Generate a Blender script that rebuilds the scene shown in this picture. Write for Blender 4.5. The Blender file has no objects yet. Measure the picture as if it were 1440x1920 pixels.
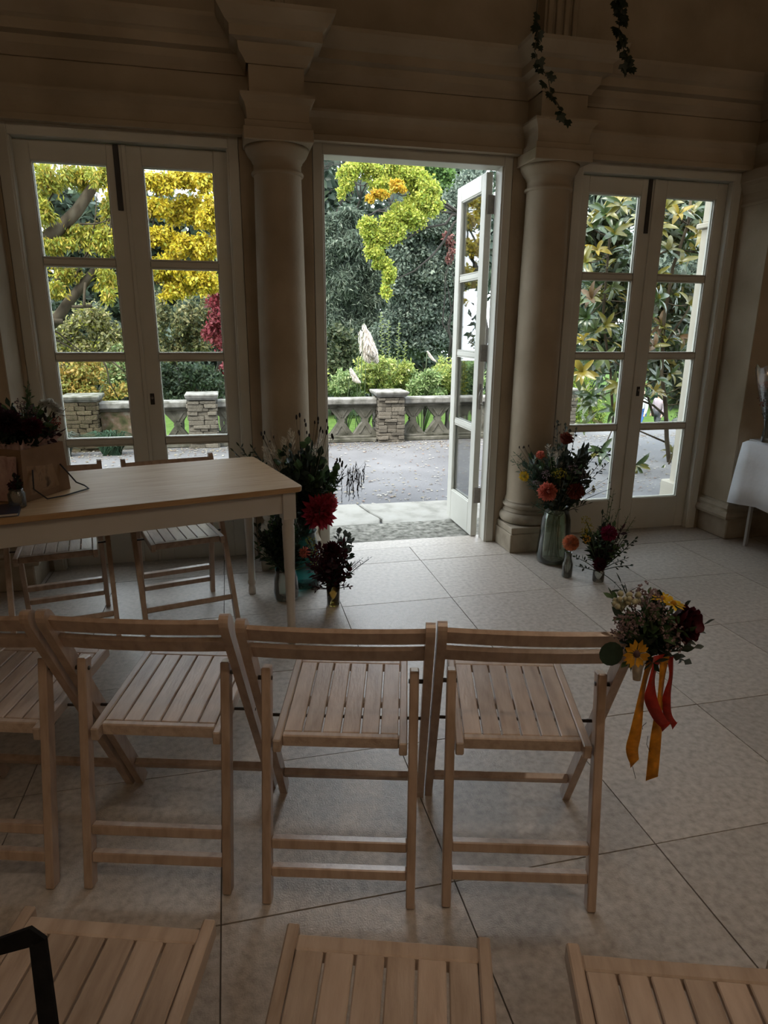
import bpy, bmesh, math, random
import numpy as np
from mathutils import Vector, Matrix, Quaternion

S = bpy.context.scene
COL = S.collection
PI = math.pi
rnd = random.Random(7)

# ------------------------------------------------------------------ camera
CAM = Vector((-0.4032, -4.0456, 1.4303))
F, YAW, PITCH, ROLL = 1225.63, math.radians(13.143), math.radians(15.793), math.radians(0.446)
_f = Vector((math.sin(YAW)*math.cos(PITCH), math.cos(YAW)*math.cos(PITCH), -math.sin(PITCH)))
_r = Vector((math.cos(YAW), -math.sin(YAW), 0)); _u = _r.cross(_f)
RT = math.cos(ROLL)*_r + math.sin(ROLL)*_u; UP = -math.sin(ROLL)*_r + math.cos(ROLL)*_u
cd = bpy.data.cameras.new('camera'); cam = bpy.data.objects.new('camera', cd); COL.objects.link(cam)
cam.matrix_world = Matrix(((RT.x, UP.x, -_f.x, CAM.x), (RT.y, UP.y, -_f.y, CAM.y), (RT.z, UP.z, -_f.z, CAM.z), (0, 0, 0, 1)))
cd.sensor_fit = 'HORIZONTAL'; cd.sensor_width = 36; cd.lens = 36*F/1440; cd.clip_start = .02; cd.clip_end = 500
S.camera = cam

def at(px, py, Y=None, Z=None):
    """point of the place seen at a photo pixel, at a known depth Y or height Z"""
    d = RT*((px-720)/F) - UP*((py-960)/F) + _f
    t = (Y-CAM.y)/d.y if Y is not None else (Z-CAM.z)/d.z
    return CAM + d*t

# ------------------------------------------------------------------ world, sun, exposure
w = bpy.data.worlds.new('sky'); S.world = w; w.use_nodes = True
nt = w.node_tree; bg = nt.nodes['Background']
bg.inputs[0].default_value = (0.84, 0.92, 1.0, 1); bg.inputs[1].default_value = 3.8
sd = bpy.data.lights.new('sun', 'SUN'); sd.energy = 5.0; sd.angle = math.radians(25); sd.color = (1, .93, .8)
sun = bpy.data.objects.new('sun', sd); COL.objects.link(sun)
sun.rotation_euler = (math.radians(36), 0, math.radians(-48)); sun.location = (-3, -4, 9)
S.view_settings.view_transform = 'Standard'; S.view_settings.look = 'None'
S.view_settings.exposure = 0.58; S.view_settings.gamma = 1; S.view_settings.use_curve_mapping = False
FILL_GLOBE = 18; FILL_PEND = 13  # strengths of the added fill globes and fill pendants
S.cycles.transparent_max_bounces = 24
S.cycles.max_bounces = 10; S.cycles.diffuse_bounces = 5

# ------------------------------------------------------------------ materials
def principled(name, col, rough=.6, spec=.5, **kw):
    m = bpy.data.materials.new(name); m.use_nodes = True
    b = m.node_tree.nodes['Principled BSDF']
    b.inputs['Base Color'].default_value = (*col, 1); b.inputs['Roughness'].default_value = rough
    b.inputs['Specular IOR Level'].default_value = spec
    for k, v in kw.items(): b.inputs[k].default_value = v
    return m

def noisy(name, cols, scale=8, rough=.6, detail=6, stretch=(1, 1, 1), bump=0, bscale=None, spec=.4, rand=0, rough2=None, coord='Object', dist=0.0):
    """principled with a colour ramp over noise; rand = brightness spread between objects"""
    m = principled(name, cols[0], rough, spec); n = m.node_tree.nodes; l = m.node_tree.links; b = n['Principled BSDF']
    tc = n.new('ShaderNodeTexCoord'); mp = n.new('ShaderNodeMapping'); mp.inputs['Scale'].default_value = stretch
    no = n.new('ShaderNodeTexNoise'); no.inputs['Scale'].default_value = scale; no.inputs['Detail'].default_value = detail
    no.inputs['Distortion'].default_value = dist
    l.new(tc.outputs[coord], mp.inputs[0])
    src = mp.outputs[0]
    if rand:
        oi = n.new('ShaderNodeObjectInfo'); ad = n.new('ShaderNodeVectorMath'); ad.operation = 'ADD'
        sc = n.new('ShaderNodeVectorMath'); sc.operation = 'SCALE'; sc.inputs[3].default_value = 37
        co = n.new('ShaderNodeCombineXYZ'); l.new(oi.outputs['Random'], co.inputs[0]); l.new(oi.outputs['Random'], co.inputs[1])
        l.new(co.outputs[0], sc.inputs[0]); l.new(src, ad.inputs[0]); l.new(sc.outputs[0], ad.inputs[1]); src = ad.outputs[0]
    l.new(src, no.inputs['Vector'])
    cr = n.new('ShaderNodeValToRGB'); e = cr.color_ramp.elements
    e[0].position = .3; e[1].position = .7
    e[0].color = (*cols[0], 1); e[1].color = (*cols[-1], 1)
    for i, c in enumerate(cols[1:-1]): x = e.new(.3+.4*(i+1)/(len(cols)-1)); x.color = (*c, 1)
    l.new(no.outputs['Fac'], cr.inputs[0]); out = cr.outputs[0]
    if rand:
        hv = n.new('ShaderNodeHueSaturation'); mr = n.new('ShaderNodeMapRange')
        mr.inputs['To Min'].default_value = 1-rand; mr.inputs['To Max'].default_value = 1+rand
        l.new(oi.outputs['Random'], mr.inputs[0]); l.new(mr.outputs[0], hv.inputs['Value']); l.new(out, hv.inputs['Color']); out = hv.outputs[0]
    l.new(out, b.inputs['Base Color'])
    if bump:
        n2 = n.new('ShaderNodeTexNoise'); n2.inputs['Scale'].default_value = bscale or scale*4; n2.inputs['Detail'].default_value = 5
        l.new(mp.outputs[0], n2.inputs['Vector'])
        bp = n.new('ShaderNodeBump'); bp.inputs['Strength'].default_value = bump; bp.inputs['Distance'].default_value = .01
        l.new(n2.outputs['Fac'], bp.inputs['Height']); l.new(bp.outputs[0], b.inputs['Normal'])
    if rough2 is not None:
        mr2 = n.new('ShaderNodeMapRange'); mr2.inputs['From Min'].default_value = .3; mr2.inputs['From Max'].default_value = .7
        mr2.inputs['To Min'].default_value = rough; mr2.inputs['To Max'].default_value = rough2
        l.new(no.outputs['Fac'], mr2.inputs[0]); l.new(mr2.outputs[0], b.inputs['Roughness'])
    return m

def thin_glass(name, tint=(1, 1, 1), gloss=1.0, rough=0.0, body=0.0, bodycol=(.1, .2, .15)):
    m = bpy.data.materials.new(name); m.use_nodes = True; n = m.node_tree.nodes; l = m.node_tree.links; n.clear()
    o = n.new('ShaderNodeOutputMaterial'); tr = n.new('ShaderNodeBsdfTransparent'); tr.inputs[0].default_value = (*tint, 1)
    g = n.new('ShaderNodeBsdfGlossy'); g.inputs['Roughness'].default_value = rough
    fr = n.new('ShaderNodeFresnel'); fr.inputs[0].default_value = 1.45
    mu = n.new('ShaderNodeMath'); mu.operation = 'MULTIPLY'; mu.inputs[1].default_value = gloss
    mx = n.new('ShaderNodeMixShader'); l.new(fr.outputs[0], mu.inputs[0]); l.new(mu.outputs[0], mx.inputs[0])
    base = tr.outputs[0]
    if body:
        df = n.new('ShaderNodeBsdfDiffuse'); df.inputs[0].default_value = (*bodycol, 1)
        m2 = n.new('ShaderNodeMixShader'); m2.inputs[0].default_value = body
        l.new(tr.outputs[0], m2.inputs[1]); l.new(df.outputs[0], m2.inputs[2]); base = m2.outputs[0]
    l.new(base, mx.inputs[1]); l.new(g.outputs[0], mx.inputs[2]); l.new(mx.outputs[0], o.inputs[0])
    return m

def leafmat(name, col=None, trans=.35, rough=.5, spec=.3):
    """leaf: principled + translucent; colour from attribute Col unless col given"""
    m = bpy.data.materials.new(name); m.use_nodes = True; n = m.node_tree.nodes; l = m.node_tree.links
    b = n['Principled BSDF']; o = n['Material Output']; b.inputs['Roughness'].default_value = rough; b.inputs['Specular IOR Level'].default_value = spec
    t = n.new('ShaderNodeBsdfTranslucent'); mx = n.new('ShaderNodeMixShader'); mx.inputs[0].default_value = trans
    if col is None:
        a = n.new('ShaderNodeVertexColor'); a.layer_name = 'Col'
        l.new(a.outputs[0], b.inputs['Base Color']); l.new(a.outputs[0], t.inputs[0])
    else:
        tc = n.new('ShaderNodeTexCoord'); no = n.new('ShaderNodeTexNoise'); no.inputs['Scale'].default_value = 55
        hv = n.new('ShaderNodeHueSaturation'); hv.inputs['Color'].default_value = (*col, 1)
        mr = n.new('ShaderNodeMapRange'); mr.inputs['To Min'].default_value = .35; mr.inputs['To Max'].default_value = 1.65
        l.new(tc.outputs['Object'], no.inputs['Vector']); l.new(no.outputs['Fac'], mr.inputs[0]); l.new(mr.outputs[0], hv.inputs['Value'])
        l.new(hv.outputs[0], b.inputs['Base Color']); l.new(hv.outputs[0], t.inputs[0])
    l.new(b.outputs[0], mx.inputs[1]); l.new(t.outputs[0], mx.inputs[2]); l.new(mx.outputs[0], o.inputs[0])
    return m

M = dict(
 tile=noisy('floor_tile', [(.31, .268, .224), (.415, .367, .315), (.50, .45, .395)], 45, .36, 15, bump=.2, bscale=220, rand=.08, rough2=.44, spec=.75),
 grout=principled('grout', (.105, .092, .075), .9),
 stone=noisy('limestone', [(.29, .235, .165), (.37, .305, .22), (.43, .36, .27)], 2.2, .85, 10, bump=.2, bscale=35, spec=.2),
 stone_dirty=noisy('limestone_base', [(.20, .165, .12), (.33, .28, .21), (.42, .36, .28)], 5, .85, 10, bump=.3, bscale=30, spec=.2),
 plaster=noisy('plaster', [(.27, .20, .13), (.32, .245, .165)], 1.5, .9, 6, bump=.05, spec=.2),
 paint=noisy('door_paint', [(.50, .49, .43), (.58, .57, .51)], 3, .45, 5, spec=.4),
 iron=principled('dark_iron', (.018, .015, .013), .5),
 hinge=noisy('hinge_metal', [(.16, .14, .12), (.25, .22, .19)], 30, .5, 3, spec=.5),
 glass=thin_glass('window_glass', (.97, .985, .98), .8),
 chair=noisy('limed_wood', [(.36, .27, .205), (.46, .36, .285), (.53, .43, .35)], 7, .33, 8, stretch=(6, 1, 6), bump=.12, bscale=30, rand=.12, spec=.55),
 chair_leg=noisy('limed_wood_frame', [(.33, .235, .17), (.42, .31, .235), (.48, .365, .285)], 8, .30, 8, stretch=(5, 5, 1), bump=.08, bscale=30, rand=.08, spec=.6),
 rod=principled('steel_rod', (.10, .09, .08), .4, Metallic=.8),
 oak=noisy('oak_top', [(.40, .25, .12), (.47, .305, .155), (.52, .35, .19)], 4, .5, 9, stretch=(1.2, 14, 14), spec=.28),
 oak_edge=principled('oak_edge', (.20, .125, .06), .5),
 white=noisy('white_paint', [(.56, .54, .50), (.63, .61, .57)], 4, .5, 4),
 cloth=noisy('white_cloth', [(.80, .82, .86), (.86, .87, .90)], 6, .85, 6, bump=.2, bscale=25, spec=.1),
 leg_metal=principled('table_leg_metal', (.42, .42, .41), .45, Metallic=.3),
 kraft=noisy('kraft_paper', [(.20, .125, .075), (.25, .16, .10)], 10, .8, 5, spec=.1),
 print=noisy('floral_print', [(.09, .06, .045), (.30, .20, .125), (.27, .17, .10), (.12, .08, .06)], 9, .8, 6, spec=.1, dist=2),
 tissue=noisy('tissue_paper', [(.42, .27, .25), (.56, .42, .38)], 20, .9, 4, bump=.3, spec=.1),
 cord=principled('black_cord', (.012, .010, .010), .7),
 book=principled('navy_cover', (.02, .022, .045), .5),
 strap=noisy('black_canvas', [(.006, .006, .007), (.012, .012, .013)], 60, .8, 2, spec=.15),
 asphalt=noisy('asphalt', [(.075, .074, .077), (.10, .099, .102), (.135, .134, .137)], 1.1, .75, 15, bump=.35, bscale=90, spec=.3, coord='Object'),
 step=noisy('step_stone', [(.05, .048, .036), (.17, .165, .14), (.30, .29, .25)], 22, .85, 12, bump=.6, bscale=50, spec=.2),
 step2=noisy('step_stone_pale', [(0.167, 0.161, 0.136), (0.26, 0.251, 0.22), (0.291, 0.282, 0.251)], 6, .85, 12, bump=.3, bscale=40, spec=.2),
 crack=principled('crack', (.03, .03, .025), 1),
 bstone=noisy('balustrade_stone', [(0.0341, 0.0347, 0.0248), (0.093, 0.0899, 0.0732), (0.155, 0.149, 0.13)], 6, .95, 10, bump=.4, bscale=40, spec=.1, rand=.1),
 rubble=noisy('rubble_stone', [(0.0434, 0.0384, 0.0279), (0.118, 0.105, 0.0856), (0.186, 0.171, 0.146)], 14, .95, 8, bump=.4, bscale=50, spec=.1, rand=.3),
 mosscap=noisy('mossy_cap', [(.045, .048, .03), (.12, .12, .10), (.22, .215, .195)], 11, .95, 9, bump=.5, bscale=50, spec=.1),
 mortar=principled('mortar', (.03, .027, .02), 1),
 cap=noisy('cap_stone', [(0.062, 0.062, 0.0496), (0.155, 0.152, 0.14), (0.223, 0.22, 0.208)], 9, .95, 10, bump=.4, bscale=40, spec=.1),
 ext=noisy('facade_stone', [(0.36, 0.329, 0.267), (0.409, 0.378, 0.316)], 3, .9, 8, bump=.1, spec=.1),
 lawn=noisy('lawn', [(0.0434, 0.0806, 0.0186), (0.0806, 0.136, 0.0341)], 6, .95, 8, bump=.5, bscale=120, spec=.05),
 soil=noisy('soil', [(.05, .045, .025), (.08, .10, .04)], 3, 1, 8, bump=.5, spec=.05),
 path=noisy('gravel_path', [(.52, .52, .52), (.62, .62, .62)], 8, .95, 8, bump=.3, spec=.1),
 bark=noisy('bark', [(.025, .02, .014), (.055, .044, .03), (.075, .064, .045)], 10, .95, 8, stretch=(1, 1, .3), bump=.8, bscale=25, spec=.1),
 twig=principled('twig', (.022, .018, .014), .9),
 moss=noisy('mossy_rubble', [(.018, .022, .010), (.045, .045, .022), (.085, .06, .042), (.12, .11, .085)], 10, .95, 9, bump=.5, bscale=50, spec=.1, rand=.3),
 leaf=leafmat('foliage'),
 mag1=leafmat('magnolia_green', (0.0279, 0.0527, 0.0136), .2, .28, .6),
 mag2=leafmat('magnolia_olive', (0.105, 0.0992, 0.0124), .25, .35, .5),
 mag3=leafmat('magnolia_brown', (0.093, 0.0527, 0.0186), .25, .5, .4),
 mag4=leafmat('magnolia_yellow', (0.26, 0.192, 0.0186), .35, .4, .4),
 magx=leafmat('magnolia_far', None, .2, .28, .6),
 ivy=leafmat('ivy_leaf', (.022, .032, .016), .2, .4, .4),
 ivy_stem=principled('ivy_stem', (.09, .075, .05), .8),
 dk=leafmat('dark_leaf', (.022, .037, .022), .2, .5, .3),
 gr=leafmat('green_leaf', (.06, .11, .042), .25, .45, .35),
 euc=leafmat('eucalyptus', (.075, .095, .08), .2, .6, .3),
 fern=leafmat('fern', (.04, .085, .05), .3, .6, .2),
 dry=leafmat('dried_grass', (.48, .40, .29), .4, .8, .1),
 plume=leafmat('pale_plume', (.66, .60, .51), .5, .9, .05),
 pampas=leafmat('pampas_plume', (.72, .67, .62), .5, .9, .05),
 mauve=leafmat('mauve_statice', (.24, .17, .165), .3, .8, .1),
 lilac=leafmat('lilac_scabious', (.30, .235, .27), .3, .8, .1),
 burg=leafmat('burgundy_petal', (.065, .008, .014), .25, .6, .2),
 plum=leafmat('plum_leaf', (.045, .016, .022), .25, .55, .25),
 red=leafmat('crimson_petal', (.52, .05, .085), .3, .6, .2),
 redpink=leafmat('rose_petal', (.60, .12, .14), .35, .6, .2),
 magenta=leafmat('magenta_petal', (.24, .018, .06), .3, .6, .2),
 peach=leafmat('peach_petal', (.80, .34, .18), .35, .6, .2),
 coral=leafmat('coral_petal', (.76, .26, .19), .35, .6, .2),
 rust=leafmat('rust_petal', (.22, .05, .03), .3, .6, .2),
 yellow=leafmat('yellow_petal', (.66, .44, .03), .35, .6, .2),
 amberp=leafmat('amber_petal', (.50, .24, .02), .35, .6, .2),
 mustard=leafmat('mustard_flower', (.34, .29, .04), .3, .8, .1),
 whitefl=leafmat('white_flower', (.62, .62, .58), .4, .7, .1),
 berry=principled('pale_berry', (.34, .33, .21), .4),
 eye=principled('dark_flower_eye', (.05, .022, .02), .8),
 seed=principled('dark_seedhead', (.012, .009, .008), .9),
 stemg=principled('green_stem', (.05, .075, .03), .7),
 greenglass=thin_glass('green_vase_glass', (.88, .95, .89), 1.8, .02, .045, (.40, .52, .43)),
 turq=thin_glass('turquoise_glass', (.50, .82, .82), 1.2, .02, .12, (.16, .42, .44)),
 clear=thin_glass('clear_glass', (.92, .94, .92), 2.0, .03, .12, (.55, .58, .54)),
 amberg=thin_glass('amber_glass', (.80, .70, .46), 1.5, .03, .10, (.35, .26, .10)),
 film=thin_glass('cellophane', (.93, .94, .94), 2.0, .08, .16, (.75, .75, .75)),
 rib_o=leafmat('orange_ribbon', (.62, .27, .02), .25, .45, .4),
 rib_r=leafmat('red_ribbon', (.36, .022, .012), .25, .45, .4),
 jean=principled('blue_denim', (.05, .14, .40), .9), skin=principled('skin', (.5, .32, .24), .6), topm=principled('mauve_top', (.30, .25, .29), .9),
 trous=principled('dark_trousers', (.05, .055, .065), .9), hair=principled('dark_hair', (.05, .035, .025), .7), pale=principled('pale_top', (.55, .58, .62), .9),
 fillm=principled('fill_lamp_metal', (.1, .09, .08), .4),
)
def emit(name, col, st):
    m = bpy.data.materials.new(name); m.use_nodes = True; b = m.node_tree.nodes['Principled BSDF']
    b.inputs['Emission Color'].default_value = (*col, 1); b.inputs['Emission Strength'].default_value = st; b.inputs['Base Color'].default_value = (*col, 1)
    return m

# ------------------------------------------------------------------ mesh helpers
XF = {}          # root name -> world matrix, so parts can be given in world space
class MB:
    def __init__(s): s.v = []; s.f = []; s.sm = []
    def add(s, vs, fs, smooth=False):
        o = len(s.v); s.v += [tuple(q) for q in vs]
        s.f += [tuple(i+o for i in f) for f in fs]; s.sm += [smooth]*len(fs); return s
    def hexa(s, p): return s.add(p, [(0, 3, 2, 1), (4, 5, 6, 7), (0, 1, 5, 4), (1, 2, 6, 5), (2, 3, 7, 6), (3, 0, 4, 7)])
    def box(s, x0, x1, y0, y1, z0, z1, T=None):
        p = [Vector(q) for q in ((x0, y0, z0), (x1, y0, z0), (x1, y1, z0), (x0, y1, z0), (x0, y0, z1), (x1, y0, z1), (x1, y1, z1), (x0, y1, z1))]
        return s.hexa([T @ q for q in p] if T else p)
    def bar(s, a, b, wx, wy, side=Vector((1, 0, 0))):
        """rectangular bar from a to b; wx across `side`, wy across the other"""
        a = Vector(a); b = Vector(b); d = (b-a).normalized(); x = (side-d*side.dot(d)).normalized(); y = d.cross(x)
        q = [(-1, -1), (1, -1), (1, 1), (-1, 1)]
        return s.hexa([a+x*wx/2*i+y*wy/2*j for i, j in q]+[b+x*wx/2*i+y*wy/2*j for i, j in q])
    def tube(s, pts, rad, n=6, cap=True, smooth=True):
        pts = [Vector(p) for p in pts]; rad = rad if isinstance(rad, (list, tuple)) else [rad]*len(pts)
        vs = []; up = Vector((.13, .21, .97)); px = None
        for i, p in enumerate(pts):
            d = (pts[min(i+1, len(pts)-1)]-pts[max(i-1, 0)]).normalized()
            if px is None: px = d.cross(up if abs(d.dot(up)) < .95 else Vector((1, 0, 0))).normalized()
            px = (px-d*px.dot(d)).normalized(); py = d.cross(px)
            vs += [p+(px*math.cos(2*PI*k/n)+py*math.sin(2*PI*k/n))*rad[i] for k in range(n)]
        fs = [(i*n+k, i*n+(k+1) % n, (i+1)*n+(k+1) % n, (i+1)*n+k) for i in range(len(pts)-1) for k in range(n)]
        if cap: fs += [tuple(range(n-1, -1, -1)), tuple(range((len(pts)-1)*n, len(pts)*n))]
        return s.add(vs, fs, smooth)
    def lathe(s, prof, n=32, c=(0, 0, 0), smooth=True, a0=0, a1=2*PI):
        c = Vector(c); full = abs(a1-a0-2*PI) < 1e-6; m = n if full else n+1; vs = []
        for r, z in prof: vs += [c+Vector((r*math.cos(a0+(a1-a0)*k/n), r*math.sin(a0+(a1-a0)*k/n), z)) for k in range(m)]
        fs = [(i*m+k, i*m+(k+1) % m, (i+1)*m+(k+1) % m, (i+1)*m+k) for i in range(len(prof)-1) for k in range(n)]
        return s.add(vs, fs, smooth)
    def ball(s, c, r, nu=8, nv=5, sc=(1, 1, 1)):
        c = Vector(c); vs = [c+Vector((0, 0, -r*sc[2]))]
        for j in range(1, nv):
            t = -PI/2+PI*j/nv
            vs += [c+Vector((r*sc[0]*math.cos(t)*math.cos(2*PI*k/nu), r*sc[1]*math.cos(t)*math.sin(2*PI*k/nu), r*sc[2]*math.sin(t))) for k in range(nu)]
        vs.append(c+Vector((0, 0, r*sc[2]))); L = len(vs)-1
        fs = [(0, 1+(k+1) % nu, 1+k) for k in range(nu)]
        for j in range(nv-2): fs += [(1+j*nu+k, 1+j*nu+(k+1) % nu, 1+(j+1)*nu+(k+1) % nu, 1+(j+1)*nu+k) for k in range(nu)]
        fs += [(1+(nv-2)*nu+k, 1+(nv-2)*nu+(k+1) % nu, L) for k in range(nu)]
        return s.add(vs, fs, True)
    def leaf(s, base, d, nrm, L, W, fold=.15, shape=.45):
        """pointed folded leaf: 6 verts, 4 faces"""
        base = Vector(base); d = Vector(d).normalized(); x = d.cross(Vector(nrm))
        if x.length < 1e-4: x = d.cross(Vector((.3, .5, .8)))
        x.normalize(); n = x.cross(d)
        m = base+d*L*shape-n*W*fold; t = base+d*L
        q = base+d*L*.75
        return s.add([base, m+x*W/2+n*W*fold*2, q+x*W*.33+n*W*fold, t, q-x*W*.33+n*W*fold, m-x*W/2+n*W*fold*2, m],
                     [(0, 1, 6), (1, 2, 3, 6), (6, 3, 4, 5), (0, 6, 5)], True)
    def disc(s, c, nrm, r, k=8, sy=1):
        nrm = Vector(nrm).normalized(); x = nrm.orthogonal().normalized(); y = nrm.cross(x)
        return s.add([Vector(c)+x*r*math.cos(2*PI*i/k)+y*r*sy*math.sin(2*PI*i/k) for i in range(k)], [tuple(range(k))])
    def sweep(s, path, prof):
        """mitred sweep of a (out, z) profile along a plan path; out is to the right-hand... -normal side"""
        P = [Vector((p[0], p[1])) for p in path]; vs = []; m = len(prof)
        for i, p in enumerate(P):
            d0 = (P[i]-P[i-1]).normalized() if i else (P[1]-P[0]).normalized()
            d1 = (P[i+1]-P[i]).normalized() if i < len(P)-1 else d0
            n0 = Vector((d0.y, -d0.x)); n1 = Vector((d1.y, -d1.x)); b = n0+n1
            b = b/max(b.dot(n0), .2)
            vs += [(p.x+b.x*o, p.y+b.y*o, z) for o, z in prof]
        fs = [(i*m+k, (i+1)*m+k, (i+1)*m+(k+1) % m, i*m+(k+1) % m) for i in range(len(P)-1) for k in range(m)]
        fs += [tuple(range(m)), tuple(range(len(P)*m-1, (len(P)-1)*m-1, -1))]
        return s.add(vs, fs)
    def mesh(s, name, bevel=0):
        me = bpy.data.meshes.new(name); me.from_pydata([tuple(v) for v in s.v], [], s.f)
        me.polygons.foreach_set('use_smooth', s.sm); me.update()
        if bevel:
            bm = bmesh.new(); bm.from_mesh(me)
            bmesh.ops.bevel(bm, geom=[e for e in bm.edges if len(e.link_faces) == 2 and e.calc_face_angle(0) > .5], offset=bevel, segments=1, affect='EDGES', profile=.5)
            bm.to_mesh(me); bm.free()
        return me
    def build(s, name, mat, parent=None, bevel=0, world=True):
        if parent is not None and world and parent.name in XF:
            inv = XF[parent.name].inverted(); s.v = [inv @ Vector(q) for q in s.v]
        return link(name, s.mesh(name, bevel), mat, parent)

def link(name, me, mat, parent=None, kind=None):
    if mat is not None and not me.materials: me.materials.append(M[mat] if isinstance(mat, str) else mat)
    o = bpy.data.objects.new(name, me); COL.objects.link(o)
    if parent is not None:
        o.parent = parent
        if parent.name in XF: XF[o.name] = XF[parent.name]
    if kind: o['kind'] = kind
    return o

def tag(o, label=None, cat=None, group=None, kind=None):
    if label: o['label'] = label
    if cat: o['category'] = cat
    if group: o['group'] = group
    if kind: o['kind'] = kind
    return o

def root(name, loc, label=None, cat=None, group=None, kind=None, rz=0.0):
    o = bpy.data.objects.new(name, None); COL.objects.link(o); o.location = loc; o.rotation_euler = (0, 0, rz); o.empty_display_size = .1
    XF[o.name] = Matrix.Translation(Vector(loc)) @ Matrix.Rotation(rz, 4, 'Z')
    return tag(o, label, cat, group, kind)

def copy_tree(o, parent=None):
    c = o.copy(); COL.objects.link(c); c.parent = parent
    for ch in o.children: copy_tree(ch, c)
    return c

# ------------------------------------------------------------------ the room
W_, GAP = 1.209, .40
X2 = .112; X1 = X2-GAP; X0 = X1-W_; X3 = X2+W_; X4 = X3+GAP; X5 = X4+W_
ZT = 2.42; T = .61; GX, GY = .722, -.878
RX0, RX1, RY0, CZ = -5.0, 6.5, -8.0, 4.2

fl = tag(MB().box(RX0-.2, RX1+.2, RY0-.2, .13, -.2, -.0045).build('floor', 'grout'), 'pale stone tiled floor of the garden room', 'floor', kind='structure')
tb = MB().box(-T/2+.002, T/2-.002, -T/2+.002, T/2-.002, -.02, 0).mesh('tile', 0)
i0 = math.floor((RX0-GX)/T); i1 = math.ceil((RX1-GX)/T)
for j in range(-12, 1):
    for i in range(i0, i1):
        o = link('tile', tb, 'tile', fl); o.location = (GX+(i+.5)*T, GY+(j+.5)*T, rnd.uniform(-.0012, 0))
bm_ = None
xx = RX0
yb0, yb1 = GY+T, -.001
for wd in [1.1, 1.1, 1.3, 1.0, 1.22, 1.4, 1.2, 1.1, 1.2, 1.0]:
    me = MB().box(-wd/2+.0025, wd/2-.0025, (yb0-yb1)/2+.0025, (yb1-yb0)/2-.001, -.02, 0).mesh('tile')
    o = link('tile', me, 'tile', fl); o.location = (xx+wd/2, (yb0+yb1)/2, 0); xx += wd
for a, b in ((X0, X1), (X2, X3), (X4, X5)):
    me = MB().box(a, b, .0, .16, -.02, 0).mesh('tile'); link('tile', me, 'tile', fl)

wb = MB()
wb.box(RX0, RX1, 0, .13, ZT, CZ)
for a, b in ((RX0, X0), (X1, X2), (X3, X4), (X5, RX1)): wb.box(a, b, 0, .13, 0, ZT)
tag(wb.build('wall_back', 'stone'), 'warm limestone wall with three glazed door bays', 'wall', kind='structure')
tag(MB().box(RX0-.2, RX0, RY0, .13, 0, CZ).build('wall_left', 'plaster'), 'plain plaster side wall', 'wall', kind='structure')
tag(MB().box(RX1, RX1+.2, RY0, .13, 0, CZ).build('wall_right', 'plaster'), 'plain plaster wall on the tablecloth side', 'wall', kind='structure')
tag(MB().box(RX0-.2, RX1+.2, RY0-.2, RY0, 0, CZ).build('wall_front', 'plaster'), 'plain plaster wall behind the seats', 'wall', kind='structure')
tag(MB().box(RX0-.2, RX1+.2, RY0-.2, .13, CZ, CZ+.2).build('ceiling', 'plaster'), 'plain high plaster ceiling', 'ceiling', kind='structure')

# columns
CX = (X1+GAP/2, X3+GAP/2)
path = [(RX0, -.26), (X0-.045, -.26), (X0-.045, -.03)]
for c in CX: path += [(c-.14, -.03), (c-.14, -.21), (c+.14, -.21), (c+.14, -.03)]
path += [(X5+.045, -.03), (X5+.045, -.26), (RX1, -.26)]
# sweep wants the room side on the right of travel when going -x..; travel +x has its right at -y
tag(MB().sweep(path, [(-.27, 2.415), (.03, 2.415), (.03, 2.445), (.018, 2.45), (.022, 2.50), (.03, 2.525), (.05, 2.552), (.05, 2.566), (-.27, 2.572)]).build('trim_1', 'stone'),
    'moulded stone architrave above the door heads', 'moulding', kind='structure')
tag(MB().sweep(path, [(-.27, 2.565), (0, 2.565), (0, 2.722), (-.27, 2.722)]).build('trim_2', 'stone'), 'plain stone frieze band above the architrave', 'moulding', kind='structure')
tag(MB().sweep(path, [(-.27, 2.70), (.012, 2.70), (.02, 2.715), (.045, 2.745), (.05, 2.78), (.088, 2.79), (.088, 2.835), (.10, 2.845), (.108, 2.85), (.145, 2.90), (.15, 2.918), (-.27, 2.922)]).build('trim_3', 'stone'),
    'projecting stone cornice above the frieze', 'moulding', kind='structure')
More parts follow.
